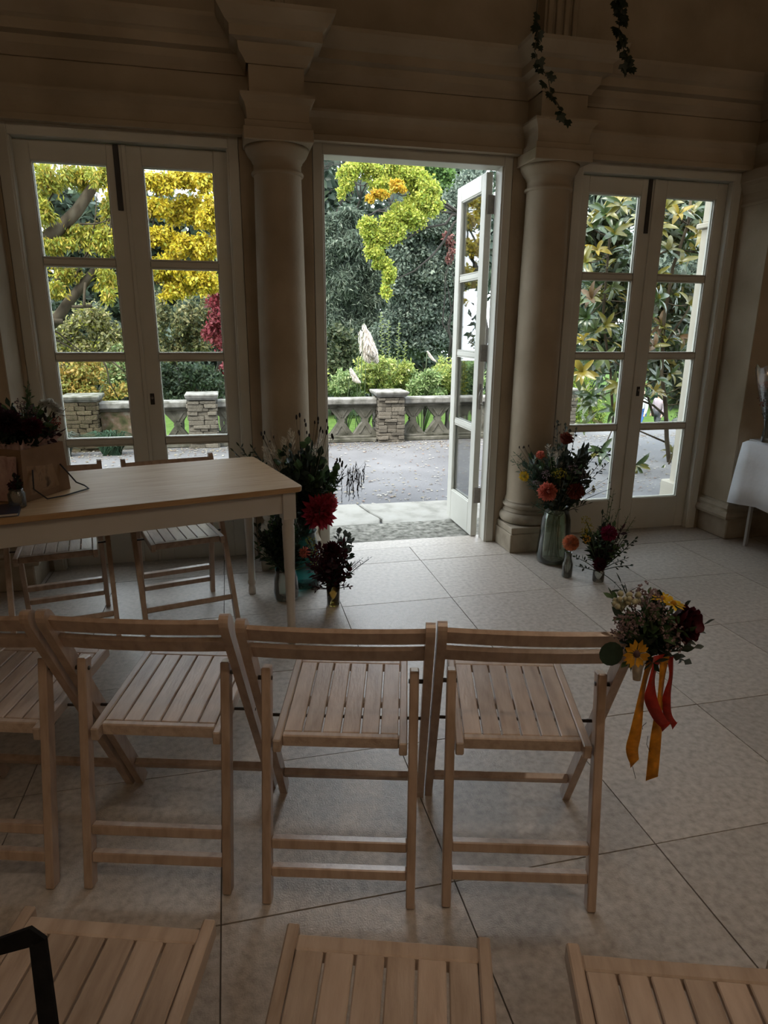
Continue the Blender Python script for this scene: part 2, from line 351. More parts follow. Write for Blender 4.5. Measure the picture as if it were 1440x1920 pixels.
for k, c in enumerate(CX):
    st = root('wall_pilaster', (c, 0, 2.92), ['fluted stone pilaster strip above the column beside the small table', 'fluted stone pilaster strip above the column where ivy hangs'][k], 'pilaster')
    MB().box(c-.105, c+.105, -.10, .0, 2.922, CZ-.002).build('backing_strip', 'stone', st)
    for dx in (-.075, -.025, .025, .075): MB().box(c+dx-.016, c+dx+.016, -.118, -.099, 2.94, CZ-.01).build('fillet', 'stone', st, .004)
    la = ['smooth round stone column beside the oak-topped table', 'smooth round stone column beside the green glass vase'][k]
    r = root('column', (c, -.075, 0), la, 'column', 'round columns between the doors')
    MB().box(c-.187, c+.187, -.262, -.001, 0, .125).build('plinth', 'stone_dirty', r, .004)
    MB().box(c-.180, c+.180, -.255, -.001, .125, .168).build('plinth_cap', 'stone_dirty', r, .004)
    pr = [(.12, .168)]+[(.150+.032*math.cos(t), .205+.037*math.sin(t)) for t in [(-PI/2+PI*q/8) for q in range(9)]]
    pr += [(.158, .246), (.158, .252), (.148, .262), (.148, .268)]+[(.144+.018*math.cos(t), .289+.019*math.sin(t)) for t in [(-PI/2+PI*q/6) for q in range(7)]]
    pr += [(.150, .312), (.150, .322), (.12, .322)]
    MB().lathe(pr, 40, (c, -.075, 0)).build('base_moulding', 'stone_dirty', r)
    MB().lathe([(.148, .32), (.142, .335), (.141, .6), (.139, 1.2), (.134, 1.8), (.128, 2.205), (.131, 2.215)], 40, (c, -.075, 0)).build('shaft', 'stone', r)
    pr = [(.128, 2.212), (.139, 2.216), (.142, 2.224), (.139, 2.232), (.129, 2.236), (.129, 2.275), (.136, 2.279), (.136, 2.287), (.142, 2.292), (.158, 2.312), (.170, 2.335), (.174, 2.352), (.12, 2.352)]
    MB().lathe(pr, 40, (c, -.075, 0)).build('capital', 'stone', r)
    MB().box(c-.18, c+.18, -.256, -.001, 2.352, 2.414).build('abacus', 'stone', r, .004)
for k, (a, b) in enumerate(((X0-1.0, X0-.02), (X5+.02, X5+1.0))):
    e = X0-.02 if k == 0 else X5+.02
    r = root('corner_pier', ((a+b)/2, -.14, 0), ['square stone pier beside the gift bag on the table', 'square stone pier behind the white-clothed table'][k], 'pier')
    MB().box(a, b, -.28, -.001, .26, 2.36).build('shaft', 'stone', r, .004)
    MB().box(a-.0, b+.0, -.30, -.001, 0, .15).build('plinth', 'stone_dirty', r, .006)
    pth = [(a, -.001), (a, -.285), (b, -.285), (b, -.001)]
    MB().sweep(pth, [(-.02, .145), (.03, .15), (.036, .17), (.03, .195), (.018, .20), (.018, .21), (.024, .225), (.018, .245), (.006, .25), (-.02, .27)]).build('base_moulding', 'stone_dirty', r)
    MB().sweep(pth, [(-.02, 2.20), (.006, 2.205), (.014, 2.22), (.006, 2.235), (.004, 2.24), (.004, 2.28), (.01, 2.29), (.03, 2.325), (.034, 2.345), (.04, 2.35), (.04, 2.412), (-.02, 2.414)]).build('capital', 'stone', r)

# doors -----------------------------------------------------------------
JB = .058; LW_ = (W_-2*JB)/2-.003; PZ = [.235, .743, .7815, 1.2345, 1.272, 1.742, 1.78, 2.257]
PZ = [(.235, .743), (.781, 1.234), (1.272, 1.742), (1.780, 2.257)]
def leaf(parent, ox, oy, ang, hand, bolt, lock, lbl):
    """door leaf in its own hinge space: hinge line at (ox, oy), leaf runs along +x*hand turned by ang"""
    Tm = Matrix.Translation((ox, oy, 0)) @ Matrix.Rotation(ang, 4, 'Z')
    def bx(m, u0, u1, y0, y1, z0, z1):
        return m.box(min(u0*hand, u1*hand), max(u0*hand, u1*hand), y0, y1, z0, z1, Tm)
    w = LW_; s0, s1 = .08, .088; y0, y1 = 0.0, .044
    m = MB(); bx(m, 0, s0, y0, y1, .003, 2.355); bx(m, w-s1, w, y0, y1, .003, 2.355)
    bx(m, s0, w-s1, y0, y1, .003, PZ[0][0]); bx(m, s0, w-s1, y0, y1, PZ[3][1], 2.355)
    lf = m.build('door_leaf', 'paint', parent, .003); lf['label'] = lbl
    for k in range(3): m = MB(); bx(m, s0, w-s1, y0+.006, y1-.006, PZ[k][1], PZ[k+1][0]); m.build('glazing_bar', 'paint', lf, .006)
    for z0, z1 in PZ:
        m = MB(); bx(m, s0, w-s1, .020, .024, z0, z1); m.build('pane', 'glass', lf)
        m = MB()
        bx(m, s0, s0+.008, .026, y1-.004, z0, z1); bx(m, w-s1-.008, w-s1, .026, y1-.004, z0, z1); bx(m, s0, w-s1, .026, y1-.004, z0, z0+.008); bx(m, s0, w-s1, .026, y1-.004, z1-.008, z1)
        bx(m, s0, s0+.006, .006, .018, z0, z1); bx(m, w-s1-.006, w-s1, .006, .018, z0, z1); bx(m, s0, w-s1, .006, .018, z0, z0+.006); bx(m, s0, w-s1, .006, .018, z1-.006, z1)
        m.build('glazing_bead', 'paint', lf)
    if bolt: m = MB(); bx(m, w-.050, w-.022, -.010, 0, 2.03, 2.352); m.build('bolt', 'iron', lf, .002)
    if lock:
        m = MB(); bx(m, w-.050, w-.026, -.006, 0, .98, 1.045); m.build('lock_plate', 'iron', lf, .002)
        m = MB(); m.ball(Tm @ Vector((hand*(w-.038), -.012, 1.02)), .008); m.build('key_knob', 'hinge', lf)
    return lf
def frame(n, a, label):
    b = a+W_
    r = root('door_%d' % n, ((a+b)/2, .06, 0), label, 'door', kind='structure')
    for s in (0, 1):
        m = MB(); m.box(a+.003 if s == 0 else b-JB, a+JB if s == 0 else b-.003, -.004, .128, 0, ZT-.001)
        m.build('jamb', 'paint', r, .003)
    MB().box(a+JB, b-JB, -.004, .128, 2.359, ZT-.001).build('frame_head', 'paint', r, .003)
    for s in (0, 1):      # inner stop moulding
        m = MB(); e = a+JB if s == 0 else b-JB; m.box(e-.004 if s == 0 else e-.010, e+.010 if s == 0 else e+.004, .002, .05, 0, 2.36); m.build('stop_bead', 'paint', r, .003)
    return r
d1 = frame(1, X0, 'closed pair of white glazed garden doors behind the oak-topped table')
d2 = frame(2, X2, 'white glazed double door standing open to the terrace')
d3 = frame(3, X4, 'closed pair of white glazed garden doors in front of the magnolia')
for d, a in ((d1, X0), (d3, X4)):
    leaf(d, a+JB+.002, .052, 0, 1, True, False, 'white glazed leaf with long dark bolt')
    leaf(d, a+W_-JB-.002, .052, 0, -1, False, True, 'white glazed leaf with small lock plate')
for a in (X0, X4):
    MB().box(a+W_/2-.009, a+W_/2+.013, .040, .052, .012, 2.355).build('meeting_bead', 'paint', d1 if a == X0 else d3, .003)
lr = leaf(d2, X3-JB-.056, .137, -PI/2, -1, False, False, 'white glazed leaf swung open outwards, seen nearly edge-on')
ll = leaf(d2, X2+JB+.004, .137, PI/2+.12, 1, False, False, 'white glazed leaf folded back outside')
hx = X3-JB-.035
for z in (.30, 1.27, 2.17):
    MB().box(hx-.01, X3-JB+.002, .128, .1355, z-.055, z+.055).build('hinge', 'hinge', lr, .002)
MB().tube([(hx+.018, .13, .93), (hx-.004, .124, .94), (hx-.008, .122, .99), (hx+.004, .122, 1.03), (hx+.022, .13, 1.04)], .006, 6).build('door_hook', 'hinge', lr)
MB().box(hx-.008, hx+.008, .126, .137, .90, 1.07).build('hook_plate', 'hinge', lr, .002)

# ------------------------------------------------------------------ folding chairs
def make_chair():
    r = root('folding_chair', (0, 0, 0))
    lx, rx = .2165, .184                       # half widths of the long and the short frame (centre lines)
    A = lambda s, z: Vector((s*lx, .21-.42*z/.79, z))
    B = lambda s, z: Vector((s*rx, -.215+.11*z/.615, z))
    for s in (-1, 1):
        m = MB(); m.bar(A(s, 0), A(s, .755), .022, .040)
        d = (A(s, .79)-A(s, 0)).normalized(); n = Vector((1, 0, 0)).cross(d)      # rounded top of the post
        c = A(s, .755); k = 8; vs = []
        for q in range(k+1):
            t = PI*q/k; vs += [c+n*.020*math.cos(t)+d*.035*math.sin(t)+Vector((e*.011, 0, 0)) for e in (-1, 1)]
        m.add(vs, [(2*q, 2*q+1, 2*q+3, 2*q+2) for q in range(k)]+[tuple(range(0, 2*k+2, 2)), tuple(range(2*k+1, -1, -2))])
        m.build('long_post', 'chair_leg', r)
        MB().bar(B(s, 0), B(s, .615), .023, .034).build('short_leg', 'chair_leg', r, .003)
        m = MB(); p = B(s, .585); m.tube([p+Vector((s*-.014, 0, 0)), p+Vector((s*.026, 0, 0))], .006, 8); m.build('pivot_bolt', 'rod', r)
    d = (A(1, .79)-A(1, 0)).normalized()
    for z, h in ((.745, .043), (.685, .041)):
        n = 8; vs = []; y = d.cross(Vector((1, 0, 0))).normalized()
        for q in range(n+1):
            t = -1+2*q/n; c = (A(-1, z)*(1-t)+A(1, z)*(1+t))/2; c.x *= (lx-.011)/lx; c = c-Vector((0, 1, 0))*.010*(1-t*t)
            vs += [c+d*h/2*i+y*.0065*j for i, j in ((-1, -1), (1, -1), (1, 1), (-1, 1))]
        fs = [(4*q+k, 4*q+(k+1) % 4, 4*q+4+(k+1) % 4, 4*q+4+k) for q in range(n) for k in range(4)]+[(3, 2, 1, 0), (4*n, 4*n+1, 4*n+2, 4*n+3)]
        MB().add(vs, fs).build('back_rail', 'chair_leg', r)
    MB().bar(A(-1, .105)+Vector((.011, 0, 0)), A(1, .105)-Vector((.011, 0, 0)), .026, .022, d).build('front_rung', 'chair_leg', r, .003)
    for z in (.085, .160):
        MB().bar(B(-1, z)+Vector((.0115, 0, 0)), B(1, z)-Vector((.0115, 0, 0)), .027, .026, Vector((0, .18, 1))).build('rear_rung', 'chair_leg', r, .003)
    # seat
    f = .250; b = -.150; zf, zr = .462, .432
    Z = lambda y: zr+(zf-zr)*(y-b)/(f-b)
    for s in (-1, 1):
        m = MB(); P = lambda x, y, dz: Vector((x, y, Z(y)+dz))
        x0, x1 = (s*.159-.0105, s*.159+.0105)
        m.hexa([P(x0, b, -.036), P(x1, b, -.036), P(x1, f, -.036), P(x0, f, -.036), P(x0, b, 0), P(x1, b, 0), P(x1, f, 0), P(x0, f, 0)])
        m.build('seat_rail', 'chair', r, .003)
    def cross(y0, y1, top, low, nm):
        x = .1485; MB().hexa([P(-x, y0, low), P(x, y0, low), P(x, y1, low), P(-x, y1, low), P(-x, y0, top), P(x, y0, top), P(x, y1, top), P(-x, y1, top)]).build(nm, 'chair', r, .003)
    cross(f-.045, f-.018, -.001, -.030, 'seat_front_bar'); cross(b+.022, b+.040, -.001, -.034, 'seat_rear_bar')
    cross(.035, .060, -.014, -.034, 'seat_batten')
    w = .297/6
    for k in range(6):
        x0 = -.1485+k*w+.0022; x1 = x0+w-.0044; y0, y1 = b+.0405, f-.0455
        MB().hexa([P(x0, y0, -.013), P(x1, y0, -.013), P(x1, y1, -.013), P(x0, y1, -.013), P(x0, y0, -.001), P(x1, y0, -.001), P(x1, y1, -.001), P(x0, y1, -.001)]).build('slat', 'chair', r, .002)
    q = A(1, .415); MB().tube([(-lx-.012, q.y, q.z), (lx+.012, q.y, q.z)], .0045, 6).build('pivot_rod', 'rod', r)
    return r
R = math.radians
FR = 'folding chairs of the seating row'
BR = 'folding chairs whose seats only show'
FAR = 'folding chairs behind the oak-topped table'
spots = [((.300, -2.610), R(-15), 'folding wooden chair with the flower posy tied to its back', FR),
 ((-.147, -2.500), R(-15), 'folding wooden chair next to the posy chair in its row', FR),
 ((-.600, -2.352), R(-15.5), 'folding wooden chair second along from the posy chair in its row', FR),
 ((-1.050, -2.232), R(-16), 'folding wooden chair third along from the posy chair in its row', FR),
 ((-.690, -.765), R(193.5), 'folding wooden chair tucked behind the table, beside the floor flowers', FAR),
 ((-1.235, -.845), R(191), 'folding wooden chair tucked behind the table, beside the square pier', FAR),
 ((-.713, -3.313), R(-17.5), 'folding wooden chair holding the black bag on its slatted seat', BR),
 ((-.270, -3.447), R(-17.3), 'folding wooden chair next to the chair with the black bag', BR),
 ((.171, -3.584), R(-17.5), 'folding wooden chair second along from the black bag chair', BR)]
proto = make_chair()
for k, ((x, y), a, la, gr) in enumerate(spots):
    o = proto if k == 0 else copy_tree(proto)
    o.location = (x, y, 0); o.rotation_euler = (0, 0, a); tag(o, la, 'chair', gr)

# ------------------------------------------------------------------ oak-topped table
TA = R(14.3); NR = Vector((-.114, -1.269, 0)); TL, TD, TH = 1.42, .765, .76
t = root('dining_table', NR, 'white-legged dining table with oak top holding the gift bag', 'table', rz=TA)
def loc(x, y, z): return XF[t.name] @ Vector((x, y, z))        # table space: x<0 runs left, y>0 runs away
m = MB(); c = .035; pts = []
for (cx, cy, a0) in ((-c, c, -PI/2), (-c, TD-c, 0), (-TL+c, TD-c, PI/2), (-TL+c, c, PI)):
    pts += [(cx+c*math.cos(a0+PI/2*q/5), cy+c*math.sin(a0+PI/2*q/5)) for q in range(6)]
n = len(pts)
m.add([(x, y, TH-.024) for x, y in pts]+[(x, y, TH) for x, y in pts], [tuple(range(n-1, -1, -1)), tuple(range(n, 2*n))]+[(i, (i+1) % n, n+(i+1) % n, n+i) for i in range(n)])
m.build('table_top', 'oak', t, .003, world=False)
MB().box(-TL+.06, -.06, .045, .065, TH-.125, TH-.0245).build('apron', 'white', t, .002, world=False)
MB().box(-TL+.06, -.06, TD-.065, TD-.045, TH-.125, TH-.0245).build('apron', 'white', t, .002, world=False)
MB().box(-.065, -.045, .06, TD-.06, TH-.125, TH-.0245).build('apron', 'white', t, .002, world=False)
MB().box(-TL+.045, -TL+.065, .06, TD-.06, TH-.125, TH-.0245).build('apron', 'white', t, .002, world=False)
for x in (-.058, -TL+.058):
    for y in (.058, TD-.058):
        m = MB(); m.box(x-.029, x+.029, y-.029, y+.029, TH-.15, TH-.0245)
        m.lathe([(.0, .0), (.018, .0), (.021, .02), (.019, .045), (.016, .052), (.023, .066), (.023, .075), (.019, .085), (.022, .3), (.027, .5), (.028, .57), (.024, .578), (.028, .588), (.028, .612), (0, .612)], 14, (x, y, 0))
        m.build('leg', 'white', t, world=False)

# ------------------------------------------------------------------ clothed table at the pier
ct = root('side_table', (3.3, -.75, 0), 'small metal-legged table under the white cloth', 'table')
CT = (2.93, 3.62, -1.25, -.40, .735)
MB().box(CT[0], CT[1], CT[2], CT[3], CT[4]-.025, CT[4]).build('table_top', 'leg_metal', ct, .004)
for x in (CT[0]+.06, CT[1]-.06):
    for y in (CT[2]+.06, CT[3]-.05): MB().box(x-.011, x+.011, y-.011, y+.011, 0, CT[4]-.025).build('leg', 'leg_metal', ct, .002)
m = MB(); x0, x1, y0, y1, z = CT; z += .002; e = .012; path2 = []; per = []
import itertools
def edge(a, b, k): return [(a[0]+(b[0]-a[0])*q/k, a[1]+(b[1]-a[1])*q/k) for q in range(k)]
cs = [(x0-e, y1+e), (x0-e, y0-e), (x1+e, y0-e), (x1+e, y1+e)]
for a, b in zip(cs, cs[1:]+cs[:1]): per += edge(a, b, 14)
n = len(per); vs = []; cxm, cym = (x0+x1)/2, (y0+y1)/2
for lv, (zz, out) in enumerate([(z, -.035), (z-.006, -.008), (z-.03, .004), (z-.15, .010), (z-.30, .016), (z-.43, .020)]):
    for q, (x, y) in enumerate(per):
        cornerness = max(0, 1-min(abs(q-14*k2) for k2 in range(5))/3)
        wv = math.sin(q*1.35+1)*.008*(lv/5)+(.0 if lv < 2 else .012*cornerness*lv/5)
        dx = (x-cxm); dy = (y-cym); L = math.hypot(dx, dy)
        nx = (1 if dx > 0 else -1) if abs(abs(dx)-(x1-x0)/2-e) < 1e-6 else 0; ny = (1 if dy > 0 else -1) if abs(abs(dy)-(y1-y0)/2-e) < 1e-6 else 0
        vs.append((x+nx*(out+wv), y+ny*(out+wv), zz+(-.016*cornerness if lv == 5 else 0)+(math.sin(q*.6)*.006 if lv == 5 else 0)-(.01*cornerness if lv < 2 else 0)))
fs = [tuple(range(n))]+[(l*n+q, (l+1)*n+q, (l+1)*n+(q+1) % n, l*n+(q+1) % n) for l in range(5) for q in range(n)]
tc = MB().add(vs, fs, True).build('tablecloth', 'cloth'); tag(tc, 'white cloth draped over the small table by the pier', 'tablecloth')
so = tc.modifiers.new('thick', 'SOLIDIFY'); so.thickness = .0015; so.offset = 1

# ------------------------------------------------------------------ flowers: kit of parts
def nrm3(v): v = Vector(v); return v.normalized()
def rdir(rg, up=.0):
    while True:
        v = Vector((rg.uniform(-1, 1), rg.uniform(-1, 1), rg.uniform(-1, 1)))
        if .05 < v.length < 1: v = v.normalized(); v.z += up; return v.normalized()
def stem_pts(a, b, sag=.1, k=4):
    a = Vector(a); b = Vector(b); L = (b-a).length
    return [a.lerp(b, q/k)+Vector((0, 0, sag*L*math.sin(PI*q/k)*.5)) for q in range(k+1)]
class Bouquet:
    def __init__(s, name, base, label, cat='flowers', seed=1, group=None):
        s.b = Vector(base); s.r = root(name, base, label, cat, group); s.g = random.Random(seed)
    def stem(s, h, r=.0025, mat='stemg'):
        p0 = s.b+Vector((s.g.uniform(-.02, .02), s.g.uniform(-.02, .02), 0)); m = MB(); m.tube(stem_pts(p0, h), r, 5); m.build('stem', mat, s.r)
    def dahlia(s, h, r, mat, face=None, n=90, nm='dahlia', full=True, var=(.86, 1.1)):
        pass
        h = Vector(h); d = nrm3(face) if face is not None else nrm3(h-s.b+Vector((0, -.15, .1)))
        x = d.orthogonal().normalized(); y = d.cross(x); m = MB(); ga = PI*(3-math.sqrt(5))
        for k in range(n):
            tt = (k+.5)/n; cz = 1-tt*(1.55 if full else 1.0); rr = math.sqrt(max(0, 1-cz*cz)); a = k*ga
            q = (x*math.cos(a)+y*math.sin(a))*rr+d*cz; q.normalize()
            L = r*s.g.uniform(*var); q = (q+rdir(s.g)*.10).normalized(); m.leaf(h-d*r*.15+q*r*.2, q, d+q*.4, L*.8, r*.30*s.g.uniform(.8, 1.2), .35, .6)
        s.stem(h); return m.build(nm, mat, s.r)
    def daisy(s, h, r, mat, face, n=13, nm='daisy', eye='eye'):
        h = Vector(h); d = nrm3(face); x = d.orthogonal().normalized(); y = d.cross(x); m = MB()
        for k in range(n):
            a = 2*PI*k/n+s.g.uniform(-.1, .1); q = x*math.cos(a)+y*math.sin(a)+d*s.g.uniform(-.1, .2)
            m.leaf(h+q*r*.2, q, d, r*.85*s.g.uniform(.9, 1.1), r*.38, .08, .6)
        s.stem(h); o = m.build(nm, mat, s.r); MB().ball(h+d*r*.04, r*.26, 8, 5).build('flower_eye', eye, o)
    def rose(s, h, r, mat, face, nm='rose'):
        h = Vector(h); d = nrm3(face); x = d.orthogonal().normalized(); y = d.cross(x); m = MB()
        for ring, (k0, rr, up, sz) in enumerate([(4, .18, .75, .6), (5, .42, .55, .8), (6, .68, .25, .95), (7, .85, -.1, 1.0)]):
            for k in range(k0):
                a = 2*PI*(k+.5*ring)/k0; q = x*math.cos(a)+y*math.sin(a); c = h+q*r*rr*.8+d*r*(up-.35)
                nd = (q*.5+d*.9).normalized(); tx = nd.cross(q).normalized(); wd = r*sz*.62
                vs = []
                for i in range(4):
                    for j in range(4):
                        u = (i/3-.5)*2; v = j/3
                        vs.append(c+tx*u*wd*(.55+.45*math.sin(PI*v))+nd*(v-.4)*r*sz*.95-q*abs(u)**2*wd*.5+q*(v**2)*r*.18)
                m.add(vs, [(4*i+j, 4*i+j+1, 4*i+5+j, 4*i+4+j) for i in range(3) for j in range(3)], True)
        s.stem(h); return m.build(nm, mat, s.r)
    def cluster(s, h, r, mat, n=60, q=.16, nm='flower_cluster', sc=(1, 1, 1)):
        h = Vector(h); m = MB()
        for k in range(n):
            d = rdir(s.g); p = h+Vector((d.x*sc[0], d.y*sc[1], d.z*sc[2]))*r*s.g.uniform(.45, 1)
            for e in range(2): m.leaf(p, rdir(s.g)+d, rdir(s.g), r*q*2, r*q*1.5, .2, .6)
        s.stem(h); return m.build(nm, mat, s.r)
    def berries(s, h, r, n=9, br=.008, mat='berry', nm='berry_cluster'):
        h = Vector(h); m = MB()
        for k in range(n):
            p = h+rdir(s.g)*r*s.g.uniform(.5, 1); m.ball(p, br*s.g.uniform(.8, 1.2), 7, 5); m.tube([h-Vector((0, 0, r)), p], .001, 3)
        return m.build(nm, mat, s.r)
    def sprig(s, tip, L=.03, W=.014, n=14, mat='gr', nm='leaf_sprig', start=.25, a=None, stem='stemg', sr=.0018, sag=.15, round=.5):
        a = Vector(a) if a is not None else s.b; tip = Vector(tip); P = stem_pts(a, tip, sag*s.g.uniform(-.5, 1), 6); m = MB(); m.tube(P, [sr*1.3]*4+[sr]*3, 4)
        for k in range(n):
            t = start+(1-start)*(k+.5)/n; f = t*6; i = min(int(f), 5); p = P[i].lerp(P[i+1], f-i); ax = (P[i+1]-P[i]).normalized()
            sd = ax.cross(rdir(s.g)).normalized()*(1 if k % 2 else -1)
            m.leaf(p, ax*.55+sd, rdir(s.g, .8), L*s.g.uniform(.7, 1.2), W*s.g.uniform(.8, 1.2), .12, round)
        m.leaf(P[-1], P[-1]-P[-2], rdir(s.g, .5), L, W, .12, round)
        return m.build(nm, mat, s.r)
    def fill(s, c, rad, n0, L=.035, W=.018, mats=('dk', 'gr'), nm='leaf_sprig', k=11, low=-.9):
        c = Vector(c); n = int(n0*1.9); L *= 1.15; W *= 1.25
        for q in range(n):
            d = rdir(s.g)
            while d.z < low: d = rdir(s.g)
            s.sprig(c+Vector((d.x*rad[0], d.y*rad[1], d.z*rad[2]))*s.g.uniform(.35, 1.02), L*s.g.uniform(.7, 1.3), W*s.g.uniform(.7, 1.3), k, mats[q % len(mats)], nm, .3)
    def grass(s, tip, n=7, spread=.05, mat='dry', r=.0009, nm='grass_tuft'):
        m = MB(); tip = Vector(tip)
        for k in range(n):
            e = tip+rdir(s.g)*spread; P = stem_pts(s.b, e, .12, 5); m.tube(P, [r*1.2]*3+[r]*2+[r*.4], 3)
        return m.build(nm, mat, s.r)
    def plume(s, tip, L, r, mat='plume', nm='grass_plume', n=70):
        tip = Vector(tip); P = stem_pts(s.b, tip, .1, 6); ax = (P[-1]-P[-2]).normalized(); m = MB(); m.tube(P, .0014, 4)
        for k in range(n):
            t = k/n; p = tip-ax*L*(1-t); w = r*math.sin(PI*min(1, t*.85+.12))
            d = ax.cross(rdir(s.g)).normalized(); m.leaf(p, ax*1.1+d, d, w*1.9+.006, .0045, .05, .5)
        return m.build(nm, mat, s.r)
    def seeds(s, tip, n=7, spread=.06, sz=.008, mat='seed', nm='seed_stems', a=None):
        m = MB(); tip = Vector(tip); a = s.b if a is None else Vector(a)
        for k in range(n):
            e = tip+rdir(s.g)*spread*s.g.uniform(.3, 1); P = stem_pts(a, e, .08, 5); m.tube(P, [.0012]*4+[.0008]*2, 3)
            m.ball(e, sz*s.g.uniform(.7, 1.1), 6, 4, (.6, .6, 1.5))
        return m.build(nm, mat, s.r)
    def hang(s, p, n=8, L=.12, mat='seed', nm='hanging_catkins', spread=.05):
        m = MB(); p = Vector(p); m.tube(stem_pts(s.b, p, .35, 6), .0013, 4)
        for k in range(n):
            q = p+Vector((s.g.uniform(-spread, spread), s.g.uniform(-.03, .03), s.g.uniform(-.02, .05))); e = q-Vector((s.g.uniform(-.01, .012), 0, L*s.g.uniform(.5, 1.1)))
            m.tube([p, q, e], .0009, 3)
            for u in range(9): c = q.lerp(e, (u+.5)/9); m.leaf(c, Vector((s.g.uniform(-.35, .35), s.g.uniform(-.3, .3), -1)), rdir(s.g), .022, .006, .1, .5)
        return m.build(nm, mat, s.r)

def vase(name, c, prof, mat, label, cat='vase', water=None, n=28):
    v = root(name, c, label, cat)
    MB().lathe(prof, n, c).build('glass_body', mat, v)
    if water: MB().lathe(water, n, c).build('water', 'clear', v)
    return v

# right-hand group by the column ---------------------------------------
vc = Vector((1.545, -.455, 0))
vase('vase', vc, [(0, .004), (.085, .0), (.104, .012), (.108, .05), (.103, .12), (.094, .22), (.090, .285), (.078, .325), (.076, .35), (.081, .362), (.077, .36), (.072, .345), (.075, .32), (.086, .28), (.090, .22), (.099, .12), (.104, .05), (.10, .016), (.08, .01), (0, .01)],
     'greenglass', 'large pale green glass vase standing beside the column')
B = Bouquet('flower_arrangement', vc+Vector((0, 0, .30)), 'large autumn flower arrangement with coral dahlias in the green vase', seed=3)
c = at(1052, 885, -.47)
B.fill(c, (.23, .17, .17), 30, .045, .026, ('dk', 'dk', 'gr', 'euc'), k=13, low=-.55)
B.fill(c+Vector((.05, 0, .0)), (.20, .15, .17), 10, .05, .034, ('dk', 'euc'), k=9, low=-.4)
for k in range(9): B.stem(vc+Vector((rnd.uniform(-.05, .05), rnd.uniform(-.05, .05), .02)), .003)
B.dahlia(at(1027, 922, -.63), .062, 'coral', (-.25, -1, .25), 110, 'dahlia')
B.dahlia(at(1081, 922, -.62), .055, 'rust', (.1, -1, .0), 100, 'dahlia')
B.dahlia(at(1013, 852, -.55), .030, 'coral', (-.3, -.6, .7), 60, 'dahlia')
B.rose(at(1062, 822, -.5), .042, 'rust', (.2, -.5, .9), 'rose')
B.daisy(at(983, 893, -.55), .034, 'yellow', (-.8, -.7, .1), 14, 'daisy', 'mustard')
B.daisy(at(1112, 917, -.56), .026, 'mustard', (.6, -.8, .1), 14, 'daisy', 'eye')
B.cluster(at(1050, 888, -.60), .045, 'mustard', 70, .1, 'solidago_cluster', (1.4, 1, .6))
for (x, y, r) in ((1075, 878, .032), (1091, 888, .030), (1024, 890, .028), (1005, 905, .022)): B.cluster(at(x, y, -.6), r, 'lilac', 40, .14, 'scabious')
for (x, y) in ((1042, 848), (1052, 868), (1028, 835)): B.plume(at(x, y, -.5), .08, .018, 'plume', 'bunny_tail', 60)
for (x, y) in ((968, 852), (975, 868), (962, 860), (985, 875)): B.sprig(at(x, y, -.55), .035, .004, 46, 'fern', 'fern_frond', .35, sag=.3)
for (x, y) in ((1060, 800), (1045, 795), (1068, 812), (1080, 808)): B.sprig(at(x, y, -.45), .026, .022, 12, 'euc', 'eucalyptus_sprig', .55, round=.55)
for (x, y) in ((1130, 838), (1140, 850), (1118, 842), (1136, 872)): B.sprig(at(x, y, -.45), .030, .014, 16, 'dk', 'leaf_sprig', .4)
B.seeds(at(1045, 805, -.5), 8, .06, .006); B.seeds(at(985, 835, -.5), 5, .05, .006); B.seeds(at(1140, 905, -.48), 4, .06, .005)
B.grass(at(1065, 900, -.65), 6, .05); B.sprig(at(1100, 945, -.62), .05, .014, 8, 'dk', 'leaf_sprig', .5); B.sprig(at(1000, 945, -.58), .04, .005, 30, 'fern', 'fern_frond', .2, sag=.5)

vb = at(1064, 1085, Z=0)+Vector((.01, .03, 0))
vase('bottle_vase', vb, [(0, .003), (.026, 0), (.031, .006), (.031, .085), (.024, .105), (.020, .12), (.021, .15), (.024, .156), (.020, .153), (.017, .12), (.021, .104), (.028, .085), (.028, .008), (0, .006)],
     'clear', 'small clear bottle holding the peach ball dahlia', n=18)
B = Bouquet('single_dahlia', vb+Vector((0, 0, .012)), 'round peach dahlia standing in the small bottle', 'flower', seed=5)
h = vb+Vector((.012, 0, .212)); B.dahlia(h, .052, 'peach', (0, -1, .25), 170, 'bloom', var=(.97, 1.03)); B.sprig(h+Vector((-.02, .02, -.05)), .04, .02, 4, 'gr', 'leaf_sprig', .6)

vj = at(1124, 1094, Z=0)+Vector((.01, .035, 0))
vase('jar_vase', vj, [(0, .003), (.030, 0), (.034, .006), (.034, .058), (.029, .068), (.031, .082), (.028, .08), (.026, .068), (.031, .057), (.031, .008), (0, .006)],
     'clear', 'small clear glass jar under the magenta dahlia posy', n=20)
B = Bouquet('flower_posy', vj+Vector((0, 0, .06)), 'dark leafy posy with a magenta dahlia in the small jar', seed=8)
c = at(1130, 1012, -.83)
B.fill(c, (.14, .11, .14), 22, .034, .017, ('dk', 'gr', 'dk', 'plum'), k=12, low=-.75)
B.dahlia(at(1143, 1000, -.93), .050, 'magenta', (.1, -1, .2), 110, 'dahlia')
B.dahlia(at(1125, 1058, -.92), .042, 'burg', (-.1, -1, .1), 80, 'dahlia')
for (x, y) in ((1098, 975), (1105, 990), (1095, 1000)): B.cluster(at(x, y, -.86), .026, 'mustard', 40, .14, 'solidago_cluster')
B.cluster(at(1100, 1010, -.88), .024, 'amberp', 40, .14, 'orange_cluster')
for (x, y) in ((1150, 925), (1142, 940), (1160, 955), (1188, 975), (1178, 968)): B.sprig(at(x, y, -.80), .026, .006, 18, 'gr', 'leaf_sprig', .35)
